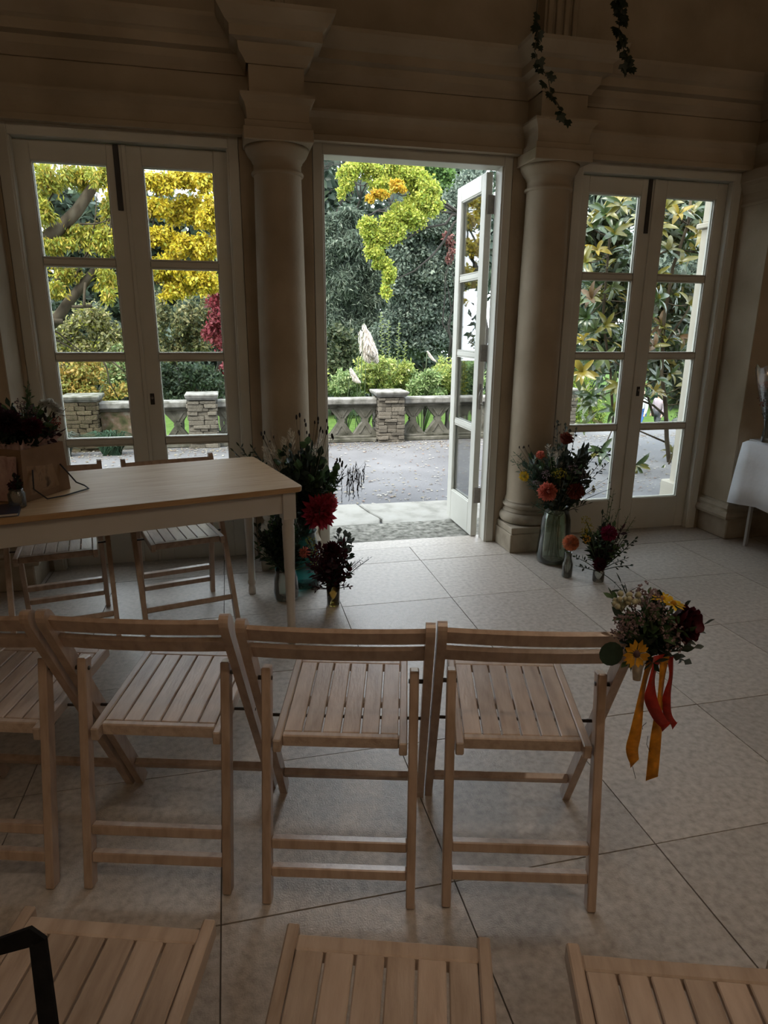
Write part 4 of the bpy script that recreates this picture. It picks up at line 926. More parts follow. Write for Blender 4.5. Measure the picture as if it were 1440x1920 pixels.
def bpier(xc, wd, label, h=.60, seed=0, capw=.06, mat=None):
    rg = random.Random(seed); r = root('balustrade_pier', (xc, YB, GZ), label, 'pier', 'stacked stone balustrade piers')
    MB().box(xc-wd/2+.02, xc+wd/2-.02, YB-wd/2+.02, YB+wd/2-.02, GZ, GZ+h).build('core', 'mortar', r)
    z = 0.0
    while z < h-.02:
        ch = rg.uniform(.032, .062); ch = min(ch, h-z)
        for face in (0, 1, 2):
            x = -wd/2
            while x < wd/2-.02:
                L = min(rg.uniform(.06, .2), wd/2-x)
                if wd/2-x-L < .05: L = wd/2-x
                o = link('stone', (rb if mat is None else rbm)[rg.randrange(5)], None, r); dp = rg.uniform(.03, .08)
                if face == 0: o.location = (x+L/2, -wd/2+.02, z+ch/2)
                else: o.location = ((-1 if face == 1 else 1)*(wd/2-.02), x+L/2, z+ch/2); o.rotation_euler = (0, 0, PI/2)
                o.scale = (L*.97, dp, ch*.93); x += L
        z += ch
    m = MB(); a = wd/2+capw; b = wd/2+capw*.2
    m.hexa([(xc-b, YB-b, GZ+h), (xc+b, YB-b, GZ+h), (xc+b, YB+b, GZ+h), (xc-b, YB+b, GZ+h), (xc-a, YB-a, GZ+h+.045), (xc+a, YB-a, GZ+h+.045), (xc+a, YB+a, GZ+h+.045), (xc-a, YB+a, GZ+h+.045)])
    m.box(xc-a, xc+a, YB-a, YB+a, GZ+h+.045, GZ+h+.075); m.build('cap', 'cap' if mat is None else 'mosscap', r, .008)
bpier(1.672, .35, 'stacked stone pier with flat cap seen through the open door', .60, 1, .05)
bpier(-.758, .345, 'stacked stone pier with pale cap behind the table chairs', .60, 2, .03)
bpier(-2.16, .36, 'mossy stacked stone pier next to the ornamental grass', .60, 3, .04, 'moss')
bpier(4.19, .35, 'stacked stone pier hidden behind the magnolia', .60, 4, .05)

# ------------------------------------------------------------------ foliage
def dep(P): return (P-CAM).dot(_f)
def blob(px, py, Y, rx, rz, ry=None):
    c = at(px, py, Y); k = dep(c)/F; return (c, rx*k, (ry if ry is not None else max(rx, rz)*.8)*k, rz*k)
def foliage(name, blobs, n, size, pal, parent=None, aspect=.55, droop=0.0, seed=0, shell=.35, mat='leaf', fold=.15, clumps=16):
    """one mesh of many small folded leaves in ellipsoid clouds; pal = list of (rgb, weight)"""
    g = np.random.default_rng(seed); C = np.array([list(b[0]) for b in blobs]); Rr = np.array([b[1:] for b in blobs])
    wgt = (Rr[:, 0]*Rr[:, 2]+Rr[:, 0]*Rr[:, 1]); wgt /= wgt.sum()
    k = g.choice(len(blobs), n, p=wgt)
    sd_ = g.normal(size=(len(blobs), clumps, 3)); sd_ /= np.linalg.norm(sd_, axis=2)[:, :, None]; sr_ = shell+(1-shell)*g.random((len(blobs), clumps))
    SC = C[:, None, :]+sd_*Rr[:, None, :]*sr_[:, :, None]*.90; q_ = g.integers(0, clumps, n)
    d = g.normal(size=(n, 3)); d /= np.linalg.norm(d, axis=1)[:, None]
    p = SC[k, q_]+d*Rr[k]*(.40*(.25+.75*g.random(n)**.6)*(1+.25*g.normal(size=n)))[:, None]
    ax = g.normal(size=(n, 3)); ax[:, 2] -= droop*2.5; ax /= np.linalg.norm(ax, axis=1)[:, None]
    nn = g.normal(size=(n, 3))+d*.8+np.array([0, 0, .6]); x = np.cross(ax, nn); x /= np.linalg.norm(x, axis=1)[:, None]+1e-9; nn = np.cross(x, ax)
    L = size*(.6+.8*g.random(n))[:, None]; Wd = L*aspect
    V = np.stack([p, p+ax*L*.5+x*Wd/2+nn*Wd*fold, p+ax*L, p+ax*L*.5-x*Wd/2+nn*Wd*fold], 1).reshape(-1, 3)
    inv = np.array(XF[parent.name].inverted()) if parent is not None and parent.name in XF else np.eye(4)
    V = V@inv[:3, :3].T+inv[:3, 3]
    me = bpy.data.meshes.new(name); me.vertices.add(4*n); me.vertices.foreach_set('co', V.astype('f').ravel())
    i4 = np.arange(n)[:, None]*4; idx = np.concatenate([i4+[[0, 1, 2]], i4+[[0, 2, 3]]], 1).ravel()
    me.loops.add(6*n); me.loops.foreach_set('vertex_index', idx.astype('i')); me.polygons.add(2*n)
    me.polygons.foreach_set('loop_start', (np.arange(2*n)*3).astype('i')); me.polygons.foreach_set('loop_total', np.full(2*n, 3, 'i'))
    pc = np.array([q[0] for q in pal])*.62; pw = np.array([q[1] for q in pal], float); pw /= pw.sum()
    col = pc[g.choice(len(pal), n, p=pw)]*(.75+.5*g.random(n))[:, None]; col = np.repeat(np.c_[col, np.ones(n)], 4, 0)
    at_ = me.color_attributes.new('Col', 'FLOAT_COLOR', 'POINT'); at_.data.foreach_set('color', col.astype('f').ravel())
    me.update(); me.validate()
    o = link(name, me, mat, parent); o['kind'] = 'stuff'; return o
def limb(m, a, b, r0, r1, rg, wob=.12, k=6):
    a = Vector(a); b = Vector(b); L = (b-a).length
    P_ = [a.lerp(b, q/k)+(rdir(rg)*L*wob*.5 if 0 < q < k else Vector()) for q in range(k+1)]
    m.tube(P_, [r0+(r1-r0)*q/k for q in range(k+1)], 7); return P_
def plant(name, label, cat, base_px, Y, blobs, n, size, pal, seed, trunk=.08, z=None, group=None, twigs=5, fork_px=None, **kw):
    """tree or shrub rooted in the ground under its crown"""
    bx_ = at(base_px, 700, Y).x; bz = (LZ(Y) if Y > 4.95 else GZ) if z is None else z
    r = root(name, (bx_, Y, bz), label, cat, group); rg = random.Random(seed); m = MB(); base = Vector((bx_, Y+.25*max(b[2] for b in blobs), bz-.02))
    cs = sorted(blobs, key=lambda b: b[0].z); mid = sum((b[0] for b in blobs), Vector())/len(blobs); fork = base.lerp(Vector((mid.x, mid.y+.3*max(b[2] for b in blobs), mid.z)), .45)
    if fork_px: fork = at(*fork_px, base.y)
    limb(m, base, fork, trunk, trunk*.7, rg, .05)
    for b in cs[:: max(1, len(cs)//twigs)]: limb(m, fork, b[0], trunk*.6, trunk*.12, rg, .1)
    m.build('trunk' if trunk > .05 else 'stems', 'twig', r)
    foliage('foliage', blobs, n, size, pal, r, seed=seed, **kw); return r
lime = [((.48, .57, .08), 4), ((.62, .66, .12), 3), ((.35, .48, .09), 2), ((.72, .69, .14), 2)]
dkg = [((.07, .105, .078), 4), ((.10, .145, .105), 3), ((.14, .19, .145), 2), ((.05, .075, .055), 2)]
con = [((.07, .11, .08), 4), ((.10, .145, .105), 3), ((.20, .24, .18), 1)]
shr = [((.40, .49, .11), 3), ((.56, .63, .17), 3), ((.25, .37, .10), 3), ((.75, .76, .32), 1)]
shr2 = [((.31, .45, .16), 3), ((.22, .34, .13), 3), ((.50, .60, .28), 2)]
yel = [((.78, .60, .04), 4), ((.88, .74, .07), 3), ((.60, .42, .04), 2), ((.50, .53, .07), 1)]
ygr = [((.40, .42, .05), 4), ((.58, .52, .07), 3), ((.27, .33, .05), 3), ((.60, .44, .07), 2)]
olive = [((.25, .25, .10), 3), ((.35, .33, .15), 2), ((.17, .19, .09), 2), ((.45, .39, .18), 1)]
redp = [((.42, .07, .09), 3), ((.60, .16, .18), 2), ((.28, .06, .06), 1)]
amb = [((.58, .38, .09), 3), ((.48, .37, .09), 2), ((.40, .40, .10), 2)]

dkg2 = [((.155, .205, .16), 4), ((.21, .265, .205), 3), ((.29, .345, .27), 2), ((.09, .125, .10), 2)]
con2 = [((.13, .175, .125), 4), ((.18, .235, .165), 3), ((.33, .38, .29), 1), ((.075, .105, .08), 2)]
# seen through the open door
lt = plant('lime_tree', 'bright lime-yellow maple tree beyond the open door', 'tree', 905, 13, [blob(*q) for q in
  [(652, 330, 13, 18, 22), (672, 312, 13, 26, 18), (702, 322, 13, 22, 18), (738, 318, 13, 28, 24), (770, 335, 13, 34, 26), (722, 350, 13, 26, 14), (640, 358, 13, 7, 14), (796, 372, 13, 36, 34), (766, 398, 13, 34, 26), (738, 425, 13, 28, 30), (690, 428, 13, 17, 22), (706, 455, 13, 24, 30), (716, 490, 13, 15, 18), (728, 512, 13, 14, 26), (724, 545, 13, 9, 14)]], 56000, .075, lime, 1, .07, twigs=5, fork_px=(885, 400))
foliage('golden_leaves', [blob(712, 362, 12.2, 16, 9), blob(745, 350, 12.2, 18, 9), blob(695, 372, 12.2, 9, 5)], 2200, .075, [((.85, .55, .05), 2), ((.75, .42, .04), 2), ((.6, .55, .07), 1)], lt, seed=2)['label'] = 'orange-tinged leaves'
plant('green_tree', 'fresh green broadleaf tree behind the lime-yellow maple', 'tree', 915, 18.6, [blob(*q) for q in [(815, 330, 18.6, 32, 30), (790, 318, 18.6, 30, 16), (840, 350, 18.6, 24, 26), (800, 355, 18.6, 36, 20)]], 14000, .13, [((.13, .25, .06), 3), ((.20, .34, .09), 2), ((.09, .17, .06), 2)], 3, .1, fork_px=(900, 420))
plant('conifer', 'dusky drooping conifer beside the left door jamb', 'tree', 640, 17, [blob(*q) for q in
  [(625, 425, 17, 24, 24), (655, 405, 17, 28, 18), (650, 455, 17, 44, 26), (625, 490, 17, 26, 30), (668, 500, 17, 40, 28), (640, 540, 17, 46, 30), (685, 560, 17, 36, 32), (630, 595, 17, 34, 30), (672, 610, 17, 44, 30), (700, 520, 17, 26, 40)]], 56000, .18, con2, 4, .05, clumps=26, twigs=3, aspect=.17, droop=.35, shell=.3)
plant('evergreen_tree', 'large blue-green evergreen beside the open door leaf', 'tree', 800, 15.5, [blob(*q) for q in
  [(850, 395, 15.5, 32, 48), (885, 370, 15.5, 30, 50), (780, 430, 15.5, 44, 36), (830, 440, 15.5, 44, 36), (765, 480, 15.5, 36, 36), (800, 510, 15.5, 50, 40), (850, 530, 15.5, 44, 50), (760, 550, 15.5, 44, 44), (810, 590, 15.5, 54, 44), (745, 610, 15.5, 40, 36), (860, 620, 15.5, 40, 46), (790, 640, 15.5, 54, 36), (720, 640, 15.5, 40, 36)]], 95000, .11, dkg2, 5, .05, shell=.3, clumps=26, twigs=3)
plant('russet_tree', 'slim russet-leaved tree against the blue-green evergreen', 'tree', 846, 14.3, [blob(838, 445, 14.3, 10, 12), blob(845, 465, 14.3, 9, 16), blob(842, 485, 14.3, 8, 10)], 380, .10, [((.22, .08, .07), 3), ((.34, .16, .14), 2)], 6, .05, twigs=2)
bt = root('bare_tree', (at(640, 700, 23).x, 23, LZ(23)), 'bare twiggy tree against the sky beside the left jamb', 'tree')
m = MB(); rg = random.Random(12)
def twigs(m, a, d, L, r, lev):
    b = a+d*L; limb(m, a, b, r, r*.6, rg, .12, 4)
    if lev:
        for k in range(rg.choice((2, 3))): twigs(m, b, (d+rdir(rg, .15)*.85).normalized(), L*.74, max(r*.66, .011), lev-1)
b0 = at(632, 500, 23); m.tube([Vector((b0.x, 23, LZ(23)-.02)), b0], [.2, .14], 7)
twigs(m, b0, Vector((-.05, 0, 1)), 1.5, .09, 7); twigs(m, b0+Vector((0, 0, .4)), Vector((.5, 0, 1)).normalized(), 1.4, .08, 7); m.build('branches', 'twig', bt)
plant('shrub', 'dark olive shrub beside the pampas grass', 'shrub', 645, 10, [blob(*q) for q in [(640, 640, 10, 26, 30), (632, 680, 10, 24, 30), (658, 655, 10, 18, 26)]], 4200, .085, [((.09, .12, .06), 3), ((.13, .15, .07), 2), ((.06, .09, .045), 2)], 8, .05)
sp = [(650, 712, 30, 26, shr2, 'fresh green shrub at the left end of the shrub bank'), (702, 690, 36, 32, shr, 'yellow-green shrub below the tall leafy stems'), (752, 700, 36, 34, shr, 'yellow-green shrub above the flat-capped pier'),
      (800, 712, 36, 26, shr2, 'fresh green shrub in the middle of the shrub bank'), (842, 695, 34, 32, shr, 'yellow-green shrub beside the open door leaf'), (880, 705, 30, 34, shr2, 'green shrub behind the open door leaf'), (585, 708, 32, 30, shr, 'yellow-green shrub behind the column beside the table'), (520, 708, 34, 30, shr2, 'green shrub between the column and the dark green bush')]
for k, (x, y, rx, rz, pal, la) in enumerate(sp):
    Yk = 6.3+.25*(k % 3); plant('shrub', la, 'shrub', x, Yk, [blob(x+rx*.5*math.cos(a), y+6+rz*.45*math.sin(a), Yk+.25*math.sin(a*2), rx*.6, rz*.6) for a in (.3, 1.5, 2.6, 3.9, 5.2)]+[blob(x, y+28, Yk, rx, 20)], 5200, .062, pal, 20+k, .03, group='shrub bank behind the balustrade', aspect=.36)
def tall_stems(label, pix, Y, pal_mat, seed):
    r = root('tall_leafy_stems', (at(pix[0][0], 700, Y).x, Y, LZ(Y)), label, 'plant'); rg = random.Random(seed)
    for (x, y, x2) in pix:
        a = at(x2, 735, Y); a.z = LZ(Y); b = at(x, y, Y); m = MB(); P_ = stem_pts(a, b, .03, 8); m.tube(P_, .006, 5); m.build('stem', 'stemg', r)
        m = MB()
        for k in range(46):
            t = .35+.65*k/46; f = t*8; i = min(int(f), 7); p = P_[i].lerp(P_[i+1], f-i); a_ = k*2.4
            m.leaf(p, Vector((math.cos(a_), math.sin(a_), rg.uniform(.1, .5))), Vector((0, 0, 1)), .085*rg.uniform(.7, 1.1)*(1.25-t*.6), .04, .15)
        m.build('leaves', pal_mat, r)
M['lf1'] = leafmat('tall_leaf_green', (.19, .23, .075), .4); M['lf2'] = leafmat('tall_leaf_yellow', (.33, .30, .03), .4)  # pale green and yellow leaf colours of the tall stems
tall_stems('tall pale-leaved stems rising above the shrub bank', [(714, 585, 722), (748, 605, 742), (728, 600, 730), (760, 640, 752), (700, 640, 712)], 6.6, 'lf1', 1)
tall_stems('tall yellow-leaved stems touching the open door leaf', [(868, 612, 868), (858, 636, 862), (872, 650, 872)], 6.2, 'lf2', 2)
for k, (x, y, h_, w_, la) in enumerate(((680, 634, 52, 15, 'big pale pampas plumes in front of the dark conifer'), (662, 690, 24, 9, 'small pale pampas plume low in the shrub bank'), (806, 655, 18, 4, 'slim pale grass plume above the shrub bank'))):
    Y = 6.0; r = root('pampas_grass', (at(x, 700, Y).x, Y, LZ(Y)), la, 'pampas grass', 'pampas plumes'); rg = random.Random(k)
    for q in range(3 if k == 0 else 1):
        tip = at(x+(q-.7)*7, y-h_*.55+abs(q-1)*12, Y+rg.uniform(-.1, .1)); ft = Vector((tip.x-.1, Y, LZ(Y))); m = MB(); m.tube(stem_pts(ft, tip, .02, 6), .006, 5); m.build('stem', 'stemg', r); m = MB()
        Lp = h_*1.15*dep(tip)/F; wp = w_*dep(tip)/F
        for j in range(420):
            t = j/420; p = tip-Vector((-.15*t, 0, Lp*t)); d = Vector((rg.uniform(-1, 1), rg.uniform(-1, 1), -.6)).normalized(); m.leaf(p, d+Vector((.2, 0, -.9)), rdir(rg), wp*1.5*math.sin(PI*min(.95, t*.8+.15)), .02, .1)
        m.build('plume', 'pampas', r)
    m = MB()
    for q in range(30): a_ = rg.uniform(0, 6.3); m.tube([Vector((ft.x, Y, LZ(Y))), Vector((ft.x+.2*math.cos(a_), Y+.2*math.sin(a_), LZ(Y)+.6)), Vector((ft.x+.5*math.cos(a_), Y+.5*math.sin(a_), LZ(Y)+.7))], [.006, .004, .001], 3)
    m.build('grass_blades', 'gr', r)

# seen through the left pair of doors
yt = root('golden_tree', (at(40, 700, 5.6).x-.8, 5.7, LZ(5.7)), 'golden-green tree with thick dark limbs outside the left doors', 'tree'); rg = random.Random(5); m = MB()
tr0 = Vector((yt.location.x, 5.7, LZ(5.7)-.02)); q = at(60, 700, 5.6); fk = Vector((q.x-.35, 5.65, 1.0)); limb(m, tr0, fk, .14, .12, rg, .04); m.build('trunk', 'bark', yt)
fk2 = at(70, 640, 5.6)
def pixlimb(pix, r0, r1, Y=5.6):
    P_ = [at(x, y, Y+.05*k) for k, (x, y) in enumerate(pix)]; n = len(P_); m = MB(); m.tube(P_, [r0+(r1-r0)*k/(n-1) for k in range(n)], 8); m.build('limb', 'bark', yt); return P_
L1 = pixlimb([(-40, 560), (40, 480), (85, 448), (115, 425), (145, 395), (165, 365), (185, 335), (205, 290), (215, 250)], .10, .05)
L2 = pixlimb([(-10, 690), (60, 640), (105, 600), (130, 565), (155, 535), (175, 510), (190, 495), (215, 470), (240, 440)], .085, .04)
L3 = pixlimb([(60, 602), (90, 603), (118, 603)], .040, .036, 5.5); L4 = pixlimb([(135, 575), (152, 575), (172, 574)], .02, .022, 5.5); pixlimb([(158, 574), (158, 552), (160, 530)], .018, .016, 5.5)
for P_ in ([(60, 470), (80, 400), (100, 360), (102, 300)], [(85, 470), (95, 440), (110, 415)], [(140, 520), (165, 470), (178, 420), (182, 360)], [(150, 500), (185, 455), (215, 385)], [(150, 420), (180, 420), (215, 410)], [(120, 520), (90, 530), (70, 540)], [(205, 440), (210, 400), (225, 360)],
           [(75, 605), (110, 625), (140, 650), (165, 668)], [(70, 620), (120, 645), (155, 665)], [(185, 660), (200, 690), (205, 715), (222, 748)], [(200, 668), (225, 690), (240, 700)],
           [(180, 350), (215, 330), (240, 310)]): pixlimb(P_, .014, .006, 5.7)
foliage('foliage', [blob(*q) for q in [(90, 330, 5.7, 40, 34), (140, 325, 5.9, 44, 30), (195, 330, 5.6, 34, 34), (80, 395, 5.5, 26, 26), (150, 440, 5.9, 44, 30), (110, 460, 5.6, 36, 20), (195, 455, 5.7, 30, 34), (205, 390, 5.9, 24, 30), (100, 540, 5.5, 26, 22), (130, 515, 5.8, 34, 22), (200, 520, 5.7, 24, 28), (205, 550, 5.6, 14, 22), (60, 400, 5.8, 30, 60)]], 13000, .068, ygr, yt, .34, .5, 31, .2)
plant('yellow_tree', 'brilliant yellow-leaved tree outside the lock-plate door leaf', 'tree', 258, 8, [blob(*q) for q in
  [(290, 340, 8, 34, 26), (340, 335, 8.2, 40, 24), (395, 340, 8, 34, 28), (300, 390, 8, 34, 28), (350, 395, 8.3, 40, 30), (400, 400, 7.8, 30, 34), (290, 440, 8, 34, 26), (340, 455, 8, 40, 28), (390, 460, 8, 34, 30), (300, 500, 8, 34, 26), (350, 515, 8, 40, 26), (385, 530, 8, 28, 26), (330, 545, 8, 34, 18), (240, 450, 8, 34, 50), (230, 360, 8.4, 40, 40)]], 40000, .068, yel, 33, .07, droop=.3, shell=.1, clumps=20, fork_px=(262, 520))
plant('red_shrub', 'crimson-leaved tall shrub outside the left doors', 'shrub', 410, 9, [blob(*q) for q in [(405, 560, 9, 18, 26), (412, 600, 9, 22, 30), (395, 620, 9, 18, 20), (418, 640, 9, 18, 24), (425, 690, 9, 16, 20)]], 2600, .08, redp, 34, .05)
plant('shrub', 'olive twiggy shrub outside the bolted door leaf', 'shrub', 170, 9.5, [blob(*q) for q in [(130, 620, 9.5, 34, 36), (180, 600, 9.5, 36, 40), (215, 640, 9.5, 30, 40), (160, 660, 9.5, 40, 30), (110, 660, 9.5, 30, 34)]], 7000, .075, olive+[((.34, .35, .06), 2)], 35, .05, twigs=8)
plant('shrub', 'brown-green thicket between the yellow tree and the balustrade', 'shrub', 330, 10, [blob(*q) for q in [(300, 590, 10, 26, 44), (340, 600, 10, 36, 44), (370, 640, 10, 36, 34), (320, 650, 10, 36, 34), (385, 590, 10, 24, 34)]], 7000, .08, olive+[((.10, .13, .07), 3)], 36, .05, twigs=9)
plant('shrub', 'dark green bush behind the pale-capped pier', 'shrub', 330, 7, [blob(*q) for q in [(310, 710, 7, 26, 30), (350, 705, 7, 30, 34), (395, 715, 7, 28, 30), (330, 740, 7, 40, 20)]], 5200, .06, [((.07, .11, .06), 3), ((.11, .15, .075), 2), ((.05, .08, .045), 2)], 37, .03)
plant('shrub', 'amber-tinted shrub behind the mossy pier', 'shrub', 140, 7, [blob(*q) for q in [(120, 710, 7, 34, 34), (160, 690, 7, 34, 30), (150, 730, 7, 40, 26), (215, 735, 7, 30, 16)]], 5200, .06, amb+[((.34, .36, .09), 2)], 38, .03)
plant('shrub', 'grey-green thicket above the balustrade by the bolted leaf', 'shrub', 215, 8, [blob(*q) for q in [(210, 700, 8, 30, 30), (235, 690, 8, 26, 40), (225, 665, 8, 26, 20)]], 2600, .065, shr2+olive, 39, .03)
for k, (x, Y, la) in enumerate(((205, 4.16, 'arching ornamental grass in front of the balustrade'), (108, 4.16, 'blue-green clump in front of the mossy pier'))):
    gx = at(x, 800, Y).x; r = root('grass_clump', (gx, Y, GZ), la, 'plant'); rg = random.Random(k); m = MB()
    for q in range(260): a_ = rg.uniform(0, 6.3); s_ = rg.uniform(.1, .36); h_ = rg.uniform(.12, .30); m.tube([Vector((gx+.10*math.cos(a_*3), Y+.05*math.sin(a_*2), GZ)), Vector((gx+s_*.5*math.cos(a_), Y+s_*.2*math.sin(a_), GZ+h_)), Vector((gx+s_*math.cos(a_), Y+s_*.4*math.sin(a_), GZ+h_*.8))], [.005, .005, .001], 3)
    m.build('grass_blades', 'euc' if k else 'fern', r)
# far belt that closes the view
for k, (x0, x1, Y, top, la) in enumerate(((-22, -8, 24.5, 4.5, 'far dark tree belt at the left'), (-9, 1, 30, 4.6, 'far dark tree belt behind the yellow tree'), (0, 9, 24.5, 4.2, 'far dark tree belt behind the conifer'), (4, 27, 30, 7.5, 'far dark tree belt behind the evergreen'), (18, 34, 24, 6.8, 'far dark tree belt behind the magnolia'))):
    rg = random.Random(k); bl = []
    for q in range(44): bl.append((Vector((rg.uniform(x0+1, x1-1), Y+rg.uniform(-.8, .8), pp.z+1.2+(top+1-pp.z)*rg.random()**1.2)), 1.9, 1.4, 1.6))
    r = root('tree_belt', ((x0+x1)/2, Y, pp.z), la.replace(' at the left', ' beyond the bolted leaf'), 'trees'); m = MB()
    for b in bl[:5]: limb(m, Vector((b[0].x, b[0].y, pp.z-.02)), b[0], .2, .1, rg, .05)
    m.build('trunks', 'bark', r)['kind'] = 'stuff'; foliage('foliage', bl, 22000, .48, dkg+[((.09, .13, .07), 3)], r, seed=50+k)

# seen through the right pair of doors: the magnolia --------------------------
def mleaf(seed):
    rg = random.Random(seed); m = MB(); n = 6; vs = []
    for q in range(n+1):
        t = q/n; wd = .5*math.sin(PI*min(1, t**.85*.97+.03))**.65*.30; z = .10*math.sin(PI*t)-.12*t*t*rg.uniform(.3, 1.5)
        vs += [(-wd, t, z+wd*.35), (0, t, z), (wd, t, z+wd*.35)]
    m.add(vs, [(3*q+i, 3*q+1+i, 3*q+4+i, 3*q+3+i) for q in range(n) for i in range(2)], True); return m
mlm = []
for k in range(4):
    for mt in ('mag1', 'mag2', 'mag3', 'mag4'):
        me = mleaf(k).mesh('magnolia_leaf'); me.materials.append(M[mt]); mlm.append(me)
mg = root('magnolia', (4.15, 2.7, GZ), 'large-leaved magnolia growing outside the right pair of doors', 'tree'); rg = random.Random(9)
stems = []
for pix, r0, r1 in (([(1262, 980), (1258, 900), (1250, 820), (1248, 760), (1240, 700), (1245, 600), (1262, 500), (1290, 420), (1300, 330)], .03, .014), ([(1262, 960), (1200, 900), (1172, 860), (1150, 800), (1145, 700), (1130, 600), (1140, 480), (1150, 360)], .022, .010),
                    ([(1190, 935), (1180, 905), (1160, 880)], .012, .009), ([(1205, 940), (1225, 910), (1250, 880), (1262, 850)], .011, .009), ([(1248, 780), (1225, 760), (1200, 750), (1170, 690), (1110, 650)], .014, .007), ([(1250, 640), (1285, 590), (1310, 540)], .012, .007), ([(1210, 490), (1260, 465), (1310, 475)], .012, .007), ([(1225, 780), (1215, 745), (1205, 740)], .014, .010), ([(1250, 830), (1215, 815), (1180, 800)], .012, .007)):
    P_ = [at(x, y, 2.45+.12*math.sin(k*1.7)) for k, (x, y) in enumerate(pix)]
    if pix[0][1] > 950: P_.insert(0, Vector((P_[0].x, P_[0].y, GZ-.01)))
    m = MB(); n = len(P_); m.tube(P_, [r0+(r1-r0)*q/(n-1) for q in range(n)], 7); m.build('branch', 'bark', mg); stems += [P_[i].lerp(P_[i+1], t_) for i in range(n-1) for t_ in (0, .33, .66)]
ros = [(1236, 892), (1192, 872), (1262, 850), (1128, 845), (1135, 400), (1165, 385), (1112, 430), (1152, 438), (1120, 470), (1176, 470), (1140, 500), (1098, 492), (1110, 560), (1150, 550), (1180, 575), (1100, 595), (1135, 610), (1170, 625), (1095, 640), (1150, 652), (1130, 700), (1160, 722), (1110, 742), (1150, 772), (1250, 388), (1272, 402), (1300, 398), (1236, 430), (1285, 450), (1252, 470), (1276, 492), (1305, 470), (1230, 560), (1262, 552), (1290, 572), (1240, 610), (1272, 632), (1226, 650), (1256, 700), (1230, 712), (1282, 722), (1290, 752), (1238, 905), (1300, 640), (1205, 600), (1195, 520)]
nl = 0; twm = MB()
for k, (x, y) in enumerate(ros):
    c = at(x, y, 2.35+rg.uniform(-.45, .3)); near = min(stems, key=lambda s_: (s_-c).length); twm.tube(stem_pts(near, c, -.1, 4), [.007, .006, .006, .005, .005], 5)
    axis = (c-near); axis = (axis.normalized()*.6+Vector((rg.uniform(-.5, .5), -.55, .6))).normalized(); xax = axis.orthogonal().normalized(); yax = axis.cross(xax)
    kind = rg.choices((0, 1, 2, 3), (5, 4, 1.6, 1.2))[0] if y < 720 else rg.choices((0, 1, 3), (4, 3, .7))[0]
    for q in range(7 if k < 30 else 6):
        if nl >= 300: break
        nl += 1; a_ = q*2.4+rg.uniform(-.3, .3); d = (xax*math.cos(a_)+yax*math.sin(a_)+axis*rg.uniform(.05, .9)).normalized(); d.z -= .12; d.normalize()
        nn = (axis-d*axis.dot(d)); nn = (nn if nn.length > .05 else d.orthogonal()).normalized(); xx_ = d.cross(nn).normalized(); nn = xx_.cross(d)
        s_ = .17*rg.uniform(.75, 1.2); kk = kind if rg.random() < .65 else rg.choice((0, 1))
        o = link('leaf', mlm[4*rg.randrange(4)+kk], None, mg)
        lm = Matrix(((xx_.x*s_, d.x*s_, nn.x*s_, c.x), (xx_.y*s_, d.y*s_, nn.y*s_, c.y), (xx_.z*s_, d.z*s_, nn.z*s_, c.z), (0, 0, 0, 1))); o.matrix_local = XF[mg.name].inverted() @ lm
extra = MB(); lb = [mleaf(k_) for k_ in range(4)]; ecol = []
epal = [(.045, .075, .022), (.07, .095, .03), (.12, .115, .02), (.10, .12, .09), (.20, .16, .025)]
for k in range(70):
    c = at(rg.choice((rg.uniform(1075, 1200), rg.uniform(1200, 1330))), rg.uniform(350, 800), rg.uniform(2.2, 2.9)); near = min(stems, key=lambda s_: (s_-c).length); cl = rg.choices(epal, (4, 3, 3, 2, 1))[0]
    axis = ((c-near).normalized()*.6+Vector((rg.uniform(-.6, .6), -.5, .5))).normalized(); xax = axis.orthogonal().normalized(); yax = axis.cross(xax)
    for q in range(8):
        a_ = q*2.4+rg.uniform(-.3, .3); d = (xax*math.cos(a_)+yax*math.sin(a_)+axis*rg.uniform(-.1, .9)).normalized(); d.z -= .2; d.normalize(); nn = (axis-d*axis.dot(d)); nn = (nn if nn.length > .05 else d.orthogonal()).normalized(); xx_ = d.cross(nn).normalized(); nn = xx_.cross(d); s_ = .165*rg.uniform(.75, 1.2)
        L_ = lb[rg.randrange(4)]; extra.add([c+xx_*v_[0]*s_+d*v_[1]*s_+nn*v_[2]*s_ for v_ in L_.v], L_.f, True); ecol += [(*cl, 1)]*len(L_.v)
eo = extra.build('far_leaves', 'magx', mg); eo['kind'] = 'stuff'; ca = eo.data.color_attributes.new('Col', 'FLOAT_COLOR', 'POINT'); ca.data.foreach_set('color', np.array(ecol, 'f').ravel())
twm.build('twigs', 'bark', mg)
foliage('inner_leaves', [blob(*q) for q in [(1130, 430, 3.0, 50, 50), (1150, 540, 3.0, 50, 50), (1130, 650, 3.0, 50, 50), (1270, 430, 3.0, 50, 50), (1260, 560, 3.0, 50, 60), (1250, 680, 3.0, 40, 50), (1280, 730, 3.0, 26, 26)]], 4000, .15, [((.05, .08, .03), 4), ((.09, .12, .05), 2), ((.16, .19, .15), 2), ((.20, .17, .04), 1)], mg, .38, .2, 61, .1)
plant('shrub', 'bright green feathery shrub behind the magnolia', 'shrub', 1095, 6, [blob(*q) for q in [(1085, 730, 6, 34, 40), (1110, 770, 6, 40, 36), (1070, 770, 6, 30, 34)]], 4200, .06, [((.24, .34, .05), 3), ((.36, .44, .08), 2), ((.15, .25, .06), 2)], 62, .03, aspect=.3)
